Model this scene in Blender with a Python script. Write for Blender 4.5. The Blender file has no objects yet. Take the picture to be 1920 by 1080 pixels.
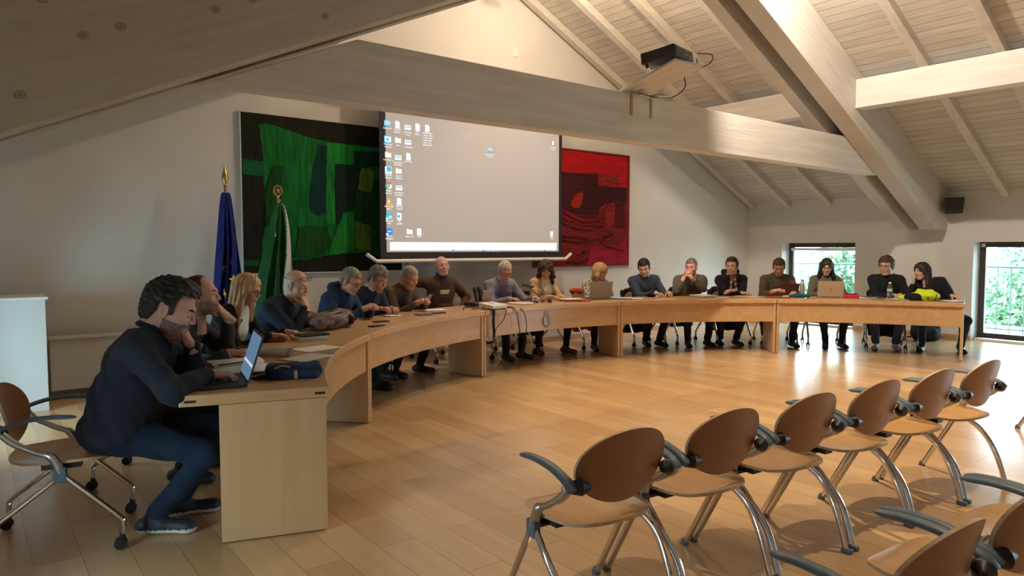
import bpy, math, random
import numpy as np
from mathutils import Vector, Matrix
random.seed(7); np.random.seed(7)
SC = bpy.context.scene
COL = SC.collection
R = math.radians; PI = math.pi
# ------------------------------------------------------------------ camera, sky, exposure
YAW, PITCH, FPX, CAMZ = R(38.055), R(3.294), 1308.5, 1.438
cam_data = bpy.data.cameras.new('camera'); cam = bpy.data.objects.new('camera', cam_data); COL.objects.link(cam)
cam_data.sensor_width = 36.0; cam_data.lens = 36.0 * FPX / 1920.0; cam_data.clip_start = 0.05; cam_data.clip_end = 300
cam.location = (0, 0, CAMZ); cam.rotation_euler = (PI / 2 - PITCH, 0, -YAW)
SC.camera = cam
world = bpy.data.worlds.new('overcast_sky'); SC.world = world; world.use_nodes = True
wn = world.node_tree.nodes; wn['Background'].inputs[0].default_value = (0.64, 0.86, 1.0, 1); wn['Background'].inputs[1].default_value = 19.0
SC.view_settings.view_transform = 'Standard'; SC.view_settings.look = 'None'; SC.view_settings.gamma = 1.0
SC.view_settings.use_curve_mapping = False; SC.view_settings.exposure = 0.15
SC.cycles.use_denoising = True
SC.cycles.max_bounces = 8; SC.cycles.diffuse_bounces = 5; SC.cycles.glossy_bounces = 4; SC.cycles.sample_clamp_indirect = 6
LAMP_E = 88.0
def portal(name, loc, rz, sx, sz):
    l = bpy.data.lights.new(name, 'AREA'); l.shape = 'RECTANGLE'; l.size = sx; l.size_y = sz; l.cycles.is_portal = True
    o = bpy.data.objects.new(name, l); COL.objects.link(o); o.location = loc; o.rotation_euler = (PI / 2, 0, rz); return o
# right wall faces -X into the room, left wall faces +X
WIN_R = [(5.95, 7.35, 1.53), (2.62, 4.12, 1.53), (-0.55, 0.85, 1.53), (-3.4, -2.0, 1.53)]
WIN_L = [(6.0, 6.9, 1.35), (2.6, 3.15, 1.3)]
for a, b, h in WIN_R: portal('window_portal', (12.8, (a + b) / 2, h / 2), R(90), b - a, h)
for a, b, h in WIN_L: portal('window_portal', (-0.85, (a + b) / 2, h / 2), R(-90), b - a, h)

# ------------------------------------------------------------------ materials
def mat(name, col, rough=0.5, metal=0.0, coat=0.0, emit=None, estr=0.0, spec=0.5, sheen=0.0, noise=None, bump=None, alpha=None):
    """noise=(scale, amount, stretch) varies the colour; bump=(scale, strength, stretch)"""
    m = bpy.data.materials.new(name); m.use_nodes = True; nt = m.node_tree; b = nt.nodes['Principled BSDF']
    b.inputs['Base Color'].default_value = (*col, 1); b.inputs['Roughness'].default_value = rough; b.inputs['Metallic'].default_value = metal
    b.inputs['Coat Weight'].default_value = coat; b.inputs['Specular IOR Level'].default_value = spec; b.inputs['Sheen Weight'].default_value = sheen
    if emit: b.inputs['Emission Color'].default_value = (*emit, 1); b.inputs['Emission Strength'].default_value = estr
    def tex(scale, stretch, detail=5):
        tc = nt.nodes.new('ShaderNodeTexCoord'); mp = nt.nodes.new('ShaderNodeMapping'); mp.inputs['Scale'].default_value = stretch
        nz = nt.nodes.new('ShaderNodeTexNoise'); nz.inputs['Scale'].default_value = scale; nz.inputs['Detail'].default_value = detail
        nt.links.new(tc.outputs['Object'], mp.inputs[0]); nt.links.new(mp.outputs[0], nz.inputs['Vector']); return nz
    if noise:
        nz = tex(noise[0], noise[2] if len(noise) > 2 else (1, 1, 1))
        rp = nt.nodes.new('ShaderNodeMapRange'); rp.inputs[1].default_value = 0.3; rp.inputs[2].default_value = 0.7
        rp.inputs[3].default_value = 1 - noise[1]; rp.inputs[4].default_value = 1 + noise[1]
        mx = nt.nodes.new('ShaderNodeVectorMath'); mx.operation = 'SCALE'; mx.inputs[0].default_value = col
        nt.links.new(nz.outputs[0], rp.inputs[0]); nt.links.new(rp.outputs[0], mx.inputs['Scale']); nt.links.new(mx.outputs[0], b.inputs['Base Color'])
    if bump:
        nz = tex(bump[0], bump[2] if len(bump) > 2 else (1, 1, 1))
        bp = nt.nodes.new('ShaderNodeBump'); bp.inputs['Strength'].default_value = bump[1]; bp.inputs['Distance'].default_value = 0.01
        nt.links.new(nz.outputs[0], bp.inputs['Height']); nt.links.new(bp.outputs[0], b.inputs['Normal'])
    return m
def wood_mat(name, c1, c2, rough=0.35, axis='X', scale=6, coat=0.2):
    m = bpy.data.materials.new(name); m.use_nodes = True; nt = m.node_tree; b = nt.nodes['Principled BSDF']
    tc = nt.nodes.new('ShaderNodeTexCoord'); mp = nt.nodes.new('ShaderNodeMapping')
    mp.inputs['Scale'].default_value = {'X': (.25, 3, 3), 'Y': (3, .25, 3), 'Z': (3, 3, .25)}[axis]
    nz = nt.nodes.new('ShaderNodeTexNoise'); nz.inputs['Scale'].default_value = scale; nz.inputs['Detail'].default_value = 8; nz.inputs['Distortion'].default_value = .6
    cr = nt.nodes.new('ShaderNodeValToRGB'); cr.color_ramp.elements[0].position = .3; cr.color_ramp.elements[1].position = .72
    cr.color_ramp.elements[0].color = (*c1, 1); cr.color_ramp.elements[1].color = (*c2, 1)
    nt.links.new(tc.outputs['Object'], mp.inputs[0]); nt.links.new(mp.outputs[0], nz.inputs['Vector']); nt.links.new(nz.outputs[0], cr.inputs[0])
    nt.links.new(cr.outputs[0], b.inputs['Base Color']); b.inputs['Roughness'].default_value = rough; b.inputs['Coat Weight'].default_value = coat
    b.inputs['Coat Roughness'].default_value = .25
    return m
M = {}
M['wall'] = mat('white_plaster', (.67, .66, .645), .9, noise=(1.2, .05), bump=(14, .12))
M['trim'] = wood_mat('skirting_wood', (.38, .24, .13), (.5, .33, .18), .45)
M['beam'] = mat('white_washed_timber', (.62, .59, .545), .7, noise=(5, .10, (.25, 3, 3)), bump=(9, .25, (.2, 4, 4)))
M['beam_y'] = mat('white_washed_timber_y', (.64, .615, .57), .7, noise=(5, .09, (3, .25, 3)), bump=(9, .25, (4, .2, 4)))
M['desk'] = wood_mat('beech_veneer', (.56, .335, .155), (.66, .42, .21), .3, 'X', 5, .25)
M['desk_v'] = wood_mat('beech_veneer_panel', (.60, .375, .185), (.68, .44, .23), .4, 'Z', 4, .1)
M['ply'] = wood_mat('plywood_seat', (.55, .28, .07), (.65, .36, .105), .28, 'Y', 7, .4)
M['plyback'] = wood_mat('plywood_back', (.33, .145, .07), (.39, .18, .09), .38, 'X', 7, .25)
M['plyedge'] = mat('plywood_edge', (.60, .44, .26), .5, noise=(60, .2))
M['chrome'] = mat('chrome', (.72, .72, .74), .12, 1.0)
M['steel'] = mat('satin_steel', (.55, .56, .58), .3, 1.0)
M['armgrey'] = mat('blue_grey_plastic', (.10, .155, .21), .45, bump=(120, .1))
M['black'] = mat('black_plastic', (.018, .018, .02), .45)
M['rubber'] = mat('black_rubber', (.012, .012, .013), .7)
M['white_pl'] = mat('white_plastic', (.78, .79, .78), .4)
M['frame'] = mat('dark_brown_frame', (.045, .03, .025), .45)
M['paper'] = mat('white_paper', (.82, .80, .76), .85)
M['gold'] = mat('brass', (.62, .43, .16), .3, 1.0)
def floor_mat():
    m = bpy.data.materials.new('maple_parquet'); m.use_nodes = True; nt = m.node_tree; b = nt.nodes['Principled BSDF']
    tc = nt.nodes.new('ShaderNodeTexCoord'); mp = nt.nodes.new('ShaderNodeMapping'); mp.inputs['Rotation'].default_value = (0, 0, PI / 2)
    br = nt.nodes.new('ShaderNodeTexBrick'); br.inputs['Scale'].default_value = 1.0; br.inputs['Brick Width'].default_value = 1.25; br.inputs['Row Height'].default_value = .19
    br.inputs['Mortar Size'].default_value = .0016; br.inputs['Mortar Smooth'].default_value = .3; br.offset = .37; br.inputs['Bias'].default_value = 0
    br.inputs['Color1'].default_value = (.51, .315, .15, 1); br.inputs['Color2'].default_value = (.63, .42, .22, 1); br.inputs['Mortar'].default_value = (.27, .155, .075, 1)
    mp2 = nt.nodes.new('ShaderNodeMapping'); mp2.inputs['Scale'].default_value = (5, .35, 1)
    nz = nt.nodes.new('ShaderNodeTexNoise'); nz.inputs['Scale'].default_value = 3; nz.inputs['Detail'].default_value = 8; nz.inputs['Distortion'].default_value = .3
    rr = nt.nodes.new('ShaderNodeMapRange'); rr.inputs[1].default_value = .3; rr.inputs[2].default_value = .7; rr.inputs[3].default_value = .93; rr.inputs[4].default_value = 1.05
    mx = nt.nodes.new('ShaderNodeVectorMath'); mx.operation = 'SCALE'
    L = nt.links.new
    L(tc.outputs['Object'], mp.inputs[0]); L(mp.outputs[0], br.inputs['Vector']); L(tc.outputs['Object'], mp2.inputs[0]); L(mp2.outputs[0], nz.inputs['Vector'])
    L(nz.outputs[0], rr.inputs[0]); L(br.outputs[0], mx.inputs[0]); L(rr.outputs[0], mx.inputs['Scale']); L(mx.outputs[0], b.inputs['Base Color'])
    r2 = nt.nodes.new('ShaderNodeMapRange'); r2.inputs[3].default_value = .20; r2.inputs[4].default_value = .27; L(nz.outputs[0], r2.inputs[0]); L(r2.outputs[0], b.inputs['Roughness'])
    bp = nt.nodes.new('ShaderNodeBump'); bp.inputs['Strength'].default_value = .25; bp.inputs['Distance'].default_value = .002; bp.invert = True
    L(br.outputs['Fac'], bp.inputs['Height']); L(bp.outputs[0], b.inputs['Normal']); b.inputs['Specular IOR Level'].default_value = .55
    return m
M['floor'] = floor_mat()
def plank_mat():
    m = bpy.data.materials.new('white_washed_boards'); m.use_nodes = True; nt = m.node_tree; b = nt.nodes['Principled BSDF']; L = nt.links.new
    tc = nt.nodes.new('ShaderNodeTexCoord'); mp = nt.nodes.new('ShaderNodeMapping'); mp.inputs['Rotation'].default_value = (0, 0, PI / 2)
    br = nt.nodes.new('ShaderNodeTexBrick'); br.inputs['Scale'].default_value = 1; br.inputs['Brick Width'].default_value = 6.3; br.inputs['Row Height'].default_value = .125
    br.inputs['Mortar Size'].default_value = .0035; br.inputs['Mortar Smooth'].default_value = .2; br.offset = .4
    br.inputs['Color1'].default_value = (.55, .525, .475, 1); br.inputs['Color2'].default_value = (.63, .605, .56, 1); br.inputs['Mortar'].default_value = (.20, .17, .14, 1)
    mp2 = nt.nodes.new('ShaderNodeMapping'); mp2.inputs['Scale'].default_value = (14, .8, 1)
    nz = nt.nodes.new('ShaderNodeTexNoise'); nz.inputs['Scale'].default_value = 2.4; nz.inputs['Detail'].default_value = 8
    rr = nt.nodes.new('ShaderNodeMapRange'); rr.inputs[1].default_value = .32; rr.inputs[2].default_value = .62; rr.inputs[3].default_value = .84; rr.inputs[4].default_value = 1.05
    mx = nt.nodes.new('ShaderNodeVectorMath'); mx.operation = 'SCALE'
    L(tc.outputs['Object'], mp.inputs[0]); L(mp.outputs[0], br.inputs['Vector']); L(tc.outputs['Object'], mp2.inputs[0]); L(mp2.outputs[0], nz.inputs['Vector'])
    L(nz.outputs[0], rr.inputs[0]); L(br.outputs[0], mx.inputs[0]); L(rr.outputs[0], mx.inputs['Scale']); L(mx.outputs[0], b.inputs['Base Color'])
    bp = nt.nodes.new('ShaderNodeBump'); bp.inputs['Strength'].default_value = .5; bp.inputs['Distance'].default_value = .006; bp.invert = True
    L(br.outputs['Fac'], bp.inputs['Height']); L(bp.outputs[0], b.inputs['Normal']); b.inputs['Roughness'].default_value = .75
    return m
M['planks'] = plank_mat()
def glass_mat():
    m = bpy.data.materials.new('window_glass'); m.use_nodes = True; nt = m.node_tree; nt.nodes.clear()
    o = nt.nodes.new('ShaderNodeOutputMaterial'); mx = nt.nodes.new('ShaderNodeMixShader'); t = nt.nodes.new('ShaderNodeBsdfTransparent'); g = nt.nodes.new('ShaderNodeBsdfGlossy')
    f = nt.nodes.new('ShaderNodeFresnel'); f.inputs[0].default_value = 1.3; g.inputs['Roughness'].default_value = .02; t.inputs[0].default_value = (.95, .98, .97, 1)
    nt.links.new(f.outputs[0], mx.inputs[0]); nt.links.new(t.outputs[0], mx.inputs[1]); nt.links.new(g.outputs[0], mx.inputs[2]); nt.links.new(mx.outputs[0], o.inputs[0]); return m
M['glass'] = glass_mat()
_mc = {}
def cm(col, rough=.6, **k):
    key = (tuple(round(c, 3) for c in col), rough, tuple(sorted((a, str(b)) for a, b in k.items())))
    if key not in _mc: _mc[key] = mat('paint_%d' % len(_mc), col, rough, **k)
    return _mc[key]
def cloth(col, n=.12, rough=.9):
    return cm(col, rough, sheen=.03, spec=.25, noise=(9, n), bump=(260, .25))

# ------------------------------------------------------------------ mesh helpers
def tag(o, label=None, cat=None, group=None, kind=None):
    if label: o['label'] = label
    if cat: o['category'] = cat
    if group: o['group'] = group
    if kind: o['kind'] = kind
    return o
def empty(name, loc, rz=0, label=None, cat=None, group=None):
    o = bpy.data.objects.new(name, None); COL.objects.link(o); o.location = loc; o.rotation_euler = (0, 0, rz); o.empty_display_size = .1
    return tag(o, label, cat, group)
def copy_tree(o, parent=None):
    c = o.copy(); COL.objects.link(c); c.parent = parent
    for ch in o.children: copy_tree(ch, c)
    return c
def mesh_obj(name, V, F, mats, parent=None, smooth=False, mi=None, bevel=0, angle=None):
    me = bpy.data.meshes.new(name); V = np.asarray(V, dtype=np.float32)
    if isinstance(F, np.ndarray):
        n = len(F); k = F.shape[1]
        me.vertices.add(len(V)); me.vertices.foreach_set('co', V.ravel()); me.loops.add(n * k); me.loops.foreach_set('vertex_index', F.ravel().astype(np.int32))
        me.polygons.add(n); me.polygons.foreach_set('loop_start', np.arange(0, n * k, k, dtype=np.int32)); me.polygons.foreach_set('loop_total', np.full(n, k, dtype=np.int32))
    else: me.from_pydata(V.tolist(), [], F)
    if not isinstance(mats, (list, tuple)): mats = [mats]
    for m in mats: me.materials.append(m)
    if mi is not None: me.polygons.foreach_set('material_index', np.asarray(mi, dtype=np.int32))
    if smooth: me.polygons.foreach_set('use_smooth', np.ones(len(me.polygons), dtype=bool))
    me.update(); me.validate()
    if smooth and angle: me.set_sharp_from_angle(angle=R(angle))
    o = bpy.data.objects.new(name, me); COL.objects.link(o); o.parent = parent
    if bevel:
        b = o.modifiers.new('bevel', 'BEVEL'); b.width = bevel; b.segments = 2; b.limit_method = 'ANGLE'; b.angle_limit = R(40)
    return o
def rotm(rx=0, ry=0, rz=0):
    return Matrix.Rotation(rz, 3, 'Z') @ Matrix.Rotation(ry, 3, 'Y') @ Matrix.Rotation(rx, 3, 'X')
class MB:
    def __init__(s): s.V = []; s.F = []; s.I = []; s.m = 0
    def mat(s, i): s.m = i; return s
    def raw(s, V, F):
        n = len(s.V); s.V += [tuple(v) for v in V]; s.F += [tuple(i + n for i in f) for f in F]; s.I += [s.m] * len(F); return s
    def box(s, c, d, rot=None, taper=1.0):
        c = Vector(c); P = []
        for z in (-1, 1):
            t = taper if z > 0 else 1
            for x, y in ((-1, -1), (1, -1), (1, 1), (-1, 1)):
                p = Vector((x * d[0] / 2 * t, y * d[1] / 2 * t, z * d[2] / 2)); P.append(c + (rot @ p if rot else p))
        return s.raw(P, [(3, 2, 1, 0), (4, 5, 6, 7), (0, 1, 5, 4), (1, 2, 6, 5), (2, 3, 7, 6), (3, 0, 4, 7)])
    def bb(s, a, b):  # by two corners
        return s.box([(a[i] + b[i]) / 2 for i in range(3)], [abs(b[i] - a[i]) for i in range(3)])
    def rings(s, rings, cap=True, closed=True):
        n = len(rings[0]); V = [p for r in rings for p in r]; F = []
        for i in range(len(rings) - 1):
            for j in range(n if closed else n - 1):
                k = (j + 1) % n; F.append((i * n + j, i * n + k, (i + 1) * n + k, (i + 1) * n + j))
        if cap: F.append(tuple(range(n - 1, -1, -1))); F.append(tuple(range((len(rings) - 1) * n, len(rings) * n)))
        return s.raw(V, F)
    def tube(s, pts, r, seg=10, flat=1.0, up=(0, 0, 1), cap=True):
        pts = [Vector(p) for p in pts]; rs = r if isinstance(r, (list, tuple)) else [r] * len(pts); rg = []
        u0 = None
        for i, p in enumerate(pts):
            d = (pts[min(i + 1, len(pts) - 1)] - pts[max(i - 1, 0)]).normalized()
            if u0 is None:
                u0 = Vector(up)
                if abs(u0.dot(d)) > .95: u0 = Vector((1, 0, 0))
            u = (u0 - d * u0.dot(d)).normalized(); w = d.cross(u); u0 = u
            rg.append([p + (w * math.cos(a) + u * math.sin(a) * flat) * rs[i] for a in [2 * PI * k / seg for k in range(seg)]])
        return s.rings(rg, cap)
    def lathe(s, prof, c=(0, 0, 0), seg=20, rot=None, cap=True):
        c = Vector(c); rg = []
        for r, z in prof:
            rg.append([c + (rot @ Vector((r * math.cos(a), r * math.sin(a), z)) if rot else Vector((r * math.cos(a), r * math.sin(a), z))) for a in [2 * PI * k / seg for k in range(seg)]])
        return s.rings(rg, cap)
    def prism(s, poly, a, b, axis='Y'):
        """poly in the plane normal to axis: Y->(x,z), Z->(x,y), X->(y,z)"""
        f = {'Y': lambda p, t: (p[0], t, p[1]), 'Z': lambda p, t: (p[0], p[1], t), 'X': lambda p, t: (t, p[0], p[1])}[axis]
        return s.rings([[f(p, a) for p in poly], [f(p, b) for p in poly]])
    def build(s, name, mats, parent=None, smooth=False, bevel=0, angle=35):
        o = mesh_obj(name, s.V, s.F, mats, parent, smooth, s.I, bevel, angle if smooth else None)
        import bmesh
        bm = bmesh.new(); bm.from_mesh(o.data); bmesh.ops.recalc_face_normals(bm, faces=bm.faces); bm.to_mesh(o.data); bm.free()
        return o
def smooth_path(pts, n=8):
    """Catmull-Rom through pts"""
    P = [Vector(p) for p in pts]; P = [P[0] * 2 - P[1]] + P + [P[-1] * 2 - P[-2]]; out = []
    for i in range(1, len(P) - 2):
        for k in range(n):
            t = k / n; a, b, c, d = P[i - 1:i + 3]
            out.append(.5 * ((2 * b) + (c - a) * t + (2 * a - 5 * b + 4 * c - d) * t * t + (3 * b - a - 3 * c + d) * t ** 3))
    out.append(P[-2]); return out
def S(o, label=None):
    o['kind'] = 'structure'
    if label: o['label'] = label
    return o

def at(px, py, ax, v):
    cy, sy, cp, sp = math.cos(YAW), math.sin(YAW), math.cos(PITCH), math.sin(PITCH)
    F = Vector((sy * cp, cy * cp, -sp)); Rr = Vector((cy, -sy, 0)); U = Rr.cross(F); d = F + Rr * ((px - 960) / FPX) - U * ((py - 540) / FPX)
    return Vector((0, 0, CAMZ)) + d * ((v - (0, 0, CAMZ)[ax]) / d[ax])
# ------------------------------------------------------------------ the room
YB, XR, XL, RIDGE, YF = 8.074, 12.312, -0.41, 5.95, -5.0
SL = .48; ZR = 2.31 + SL * (XR - RIDGE)
def zc(x): return ZR - SL * abs(x - RIDGE)
S(MB().bb((XL - .4, YF, -.12), (XR + .4, YB + .2, 0)).build('floor', M['floor']), 'glossy maple plank floor running towards the back wall')
# back wall: gable
gab = [(XL, 0), (XR, 0), (XR, zc(XR)), (RIDGE, ZR), (XL, zc(XL))]
S(MB().prism(gab, YB, YB + .25).build('wall_back', M['wall']), 'white plastered gable wall behind the speakers')
S(MB().prism([(XL - .4, 0), (XR + .4, 0), (XR + .4, zc(XR)), (RIDGE, ZR), (RIDGE, ZR + .7), (XL - .4, zc(XL) + .7)], YF, YF - .2).build('wall_front', M['wall']))
def side_wall(name, x0, x1, wins, ze):
    m = MB(); ys = [YF]
    for a, b, h in sorted(wins): m.bb((x0, ys[-1], 0), (x1, a, ze)); m.bb((x0, a, h), (x1, b, ze)); ys.append(b)
    m.bb((x0, ys[-1], 0), (x1, YB + .25, ze)); return S(m.build(name, M['wall']))
side_wall('wall_right', XR, XR + .42, WIN_R, zc(XR) + .02)
side_wall('wall_left', XL, XL - .42, WIN_L, zc(XL) + .02)
# sloping board ceilings: built in their own frame so boards run along the room
def slope(name, x0, x1, side, y0=YF, y1=YB + .2, dz=0):
    ln = (x1 - x0) / math.cos(math.atan(SL)); m = MB(); m.bb((0, y0, dz), (ln, y1, dz + .05)); o = m.build(name, M['planks'])
    if side > 0: o.location = (RIDGE, 0, ZR); o.rotation_euler = (0, math.atan(SL), 0)
    else: o.location = (x0, 0, zc(x0)); o.rotation_euler = (0, -math.atan(SL), 0)
    return S(o)
slope('ceiling', RIDGE, XR + .4, 1)
RAISE = .46
slope('ceiling.001', XL - .4, RIDGE, -1, 4.6)
slope('ceiling.002', XL - .8, RIDGE + .1, -1, YF, 4.7, RAISE * .9)
S(MB().bb((RIDGE, YF, ZR), (RIDGE + .06, 4.7, ZR + RAISE + .1)).build('trim_90', M['beam_y']), 'unseen board added at the ridge step against light leaks')  # out of view, added to keep daylight from leaking in beside the raised ceiling
S(MB().bb((XL - .3, YF, zc(XL) - .05), (XL - .05, 4.7, zc(XL) + RAISE + .1)).build('wall_left_upper', M['wall']), 'upper strip of the left wall')
tn = [0]
def trim(m, mt, label, bevel=.004):
    tn[0] += 1; return S(m.build('trim_%d' % tn[0], mt, bevel=bevel), label)
# common rafters
for y in (7.97, 7.24, 6.44, 5.62, 3.72, 2.92, 2.12, 1.3, .5, -.4):
    m = MB(); h = .115
    m.prism([(RIDGE, ZR), (XR, zc(XR)), (XR, zc(XR) - h), (RIDGE, ZR - h)], y - .055, y + .055); trim(m, M['beam'], 'white washed common rafter of the right roof slope')
for y in (7.97, 7.24, 6.44, 5.62, 3.4, 2.4, 1.4, .4):
    m = MB(); h = .115; u = RAISE if y < 4.5 else 0
    m.prism([(RIDGE, ZR + u), (XL, zc(XL) + u), (XL, zc(XL) - h + u), (RIDGE, ZR - h + u)], y - .055, y + .055); trim(m, M['beam'], 'white washed common rafter of the left roof slope')
# ridge beam and purlins
trim(MB().bb((RIDGE - .1, YF, ZR - .42), (RIDGE + .1, YB, ZR - .1)), M['beam_y'], 'ridge beam')
PX = 9.33
for a, b in ((YF, 4.5), (5.1, YB)):
    trim(MB().bb((PX - .12, a, zc(PX) - .115 - .37), (PX + .12, b, zc(PX) - .115)), M['beam_y'], 'deep white purlin carrying the rafters of the right slope')
    q = 2 * RIDGE - PX
    u = RAISE if b < 4.6 else 0
    trim(MB().bb((q - .12, a, zc(q) - .115 - .37 + u), (q + .12, b, zc(q) - .115 + u)), M['beam_y'], 'deep white purlin of the left slope')
# truss: paired principal rafters with the collar beam between them
def principal(y0, y1, n):
    m = MB(); ztop = lambda x: zc(x) - .002
    rb = lambda x: 1.73 + .492 * (11.92 - x)
    m.prism([(RIDGE, ztop(RIDGE)), (XR, ztop(XR)), (XR, 1.73), (11.92, 1.73), (RIDGE, rb(RIDGE))], y0, y1)
    trim(m, M['beam_r'], 'massive white principal rafter of the truss, right side, ' + n, .008)
    m = MB(); lb = lambda x: 2.03 + .457 * (x - .17)
    u = RAISE if y0 < 4.6 else 0
    m.prism([(RIDGE, ztop(RIDGE) + u), (XL, ztop(XL) + u), (XL, lb(XL)), (RIDGE, lb(RIDGE))], y0, y1)
    trim(m, M['beam_l_shade'], 'massive white principal rafter of the truss, left side, ' + n, .008)
def knotty(name, tilt, col, knots=True):
    m = mat(name, col, .65, bump=(8, .3, (.3, 3, 3))); nt = m.node_tree; b = nt.nodes['Principled BSDF']; L = nt.links.new
    tc = nt.nodes.new('ShaderNodeTexCoord'); mp = nt.nodes.new('ShaderNodeMapping'); mp.inputs['Rotation'].default_value = (0, tilt, 0)
    mp.inputs['Scale'].default_value = (1, .0, 1)
    mp2 = nt.nodes.new('ShaderNodeMapping'); mp2.inputs['Scale'].default_value = (2.5, 1, 3.2)
    vo = nt.nodes.new('ShaderNodeTexVoronoi'); vo.voronoi_dimensions = '2D'; sx = nt.nodes.new('ShaderNodeSeparateXYZ'); cx_ = nt.nodes.new('ShaderNodeCombineXYZ'); L(mp2.outputs[0], sx.inputs[0]); L(sx.outputs[0], cx_.inputs[0]); L(sx.outputs[2], cx_.inputs[1]); vo.inputs['Scale'].default_value = 1.0; vo.inputs['Randomness'].default_value = 1
    cr = nt.nodes.new('ShaderNodeValToRGB'); e = cr.color_ramp.elements; e[0].position = 0; e[0].color = (.32, .26, .2, 1); e[1].position = .085; e[1].color = (1, 1, 1, 1)
    e2 = e.new(.045); e2.color = (.75, .70, .64, 1); e3 = e.new(.06); e3.color = (.4, .34, .28, 1)
    nz = nt.nodes.new('ShaderNodeTexNoise'); nz.inputs['Scale'].default_value = 7; nz.inputs['Detail'].default_value = 6
    mp3 = nt.nodes.new('ShaderNodeMapping'); mp3.inputs['Scale'].default_value = (.25, 1, 3)
    rr = nt.nodes.new('ShaderNodeMapRange'); rr.inputs[1].default_value = .3; rr.inputs[2].default_value = .7; rr.inputs[3].default_value = .9; rr.inputs[4].default_value = 1.08
    mx = nt.nodes.new('ShaderNodeMix'); mx.data_type = 'RGBA'; mx.blend_type = 'MULTIPLY'; mx.inputs[0].default_value = .8 if knots else 0; mx.inputs[6].default_value = (*col, 1)
    sc = nt.nodes.new('ShaderNodeVectorMath'); sc.operation = 'SCALE'
    L(tc.outputs['Object'], mp.inputs[0]); L(mp.outputs[0], mp2.inputs[0]); L(cx_.outputs[0], vo.inputs['Vector']); L(vo.outputs['Distance'], cr.inputs[0]); L(cr.outputs[0], mx.inputs[7])
    L(mp.outputs[0], mp3.inputs[0]); L(mp3.outputs[0], nz.inputs['Vector']); L(nz.outputs[0], rr.inputs[0]); L(mx.outputs[2], sc.inputs[0]); L(rr.outputs[0], sc.inputs['Scale'])
    L(sc.outputs[0], b.inputs['Base Color']); return m
M['beam_r'] = knotty('principal_timber_right', -math.atan(.49), (.62, .59, .54), False); M['beam_l_shade'] = knotty('principal_timber_left_shaded', math.atan(.457), (.52, .465, .40))  # left timber coloured darker and browner to stand for its lack of light
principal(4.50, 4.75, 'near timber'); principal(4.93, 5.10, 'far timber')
m = MB(); m.prism([(1.25, 2.49), (10.45, 2.49), (9.5, 2.95), (2.3, 2.95)], 4.752, 4.928); trim(m, M['beam'], 'long horizontal collar beam of the roof truss', .008)
for y in (4.62, 5.01):
    o = MB().lathe([(.03, 0), (.03, -.004), (.014, -.006)], (12.05, y, 1.73), 14).build('bolt_head', M['steel'], smooth=True); tag(o, 'small dark bolt head under the %s foot of the truss rafter' % ('near' if y < 4.8 else 'far'), 'bolt', 'bolts under the rafter feet')
# skirting
def skirt(name, a, b):
    S(MB().bb(a, b).build(name, M['trim'], bevel=.003))
skirt('baseboard_back', (XL, YB - .015, 0), (XR, YB, .07))
ys = [YF]
for a, b, h in sorted(WIN_R): skirt('baseboard_right', (XR - .015, ys[-1], 0), (XR, a, .07)); ys.append(b)
skirt('baseboard_right', (XR - .015, ys[-1], 0), (XR, YB, .07))

# windows: frame, glass, blind; a railing and greenery outside
wi = 0
for side, wins in ((1, WIN_R), (-1, WIN_L)):
    for a, b, h in wins:
        wi += 1; X = (XR if side > 0 else XL) + side * .30; w = b - a
        root = empty('window_%d' % wi, (X, (a + b) / 2, 0)); root['kind'] = 'structure'
        root['label'] = 'low floor-to-shoulder window with dark brown frame'
        m = MB(); t = .085; hh = h - .0
        for sy in (-1, 1): m.bb((-.035, sy * (w / 2), .0), (.035, sy * (w / 2 - t), hh))
        m.bb((-.035, -w / 2 + t, hh - t), (.035, w / 2 - t, hh)); m.bb((-.035, -w / 2 + t, 0), (.035, w / 2 - t, t + .02))
        if w > 1.45 or wi == 2: m.bb((-.035, -.05, t), (.035, .05, hh - t)) if wi != 1 else None
        m.build('window_frame', M['frame'], root, bevel=.004)
        MB().bb((-.004, -w / 2 + t, t + .02), (.004, w / 2 - t, hh - t)).build('window_pane', M['glass'], root)
        m = MB(); m.bb((-side * .12, -w / 2 + .05, 0), (-side * .28, w / 2 - .05, .035)); m.build('window_sill', M['white_pl'], root)
        if wi == 1:
            MB().tube([(-.05, -w / 2 + .03, h - .12), (-.05, w / 2 - .06, h - .12)], .028, 12).build('window_blind', cm((.8, .82, .8), .6), root, smooth=True)
        if wi == 2:
            MB().bb((-.04, w / 2 - .075, h - .08), (-.036, w / 2 - .02, h - .025)).build('window_sticker', M['white_pl'], root)

# ------------------------------------------------------------------ outside
S(MB().bb((XR + .42, -9, -.3), (XR + 3, 12, -.02)).build('ground', cm((.55, .55, .52), .9)), 'pale terrace outside the windows')
S(MB().bb((XL - 4, -9, -.3), (XL - .42, 12, -.02)).build('ground.001', cm((.5, .5, .48), .9)), 'pale terrace outside the left windows')
for k, (a, b, h) in enumerate(WIN_R[:2]):
    rt = empty('balcony_railing', (XR + 1.1, (a + b) / 2, 0), 0, 'thin green metal railing outside the %s window' % ('far' if k == 0 else 'right hand'), 'railing')
    m = MB(); m.tube([(0, -1.5, 1.12), (0, 1.5, 1.12)], .018, 8); m.tube([(0, -1.5, .1), (0, 1.5, .1)], .014, 8); m.build('rail', cm((.03, .07, .065), .5), rt, smooth=True)
    for j in range(17):
        MB().tube([(0, -1.5 + j * .1875, -.02), (0, -1.5 + j * .1875, 1.12)], .009, 6).build('bar', cm((.03, .07, .065), .5), rt, smooth=True)
LEAF = cm((.16, .27, .15), .6, noise=(3, .5)); BARK = cm((.12, .08, .05), .9)
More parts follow.
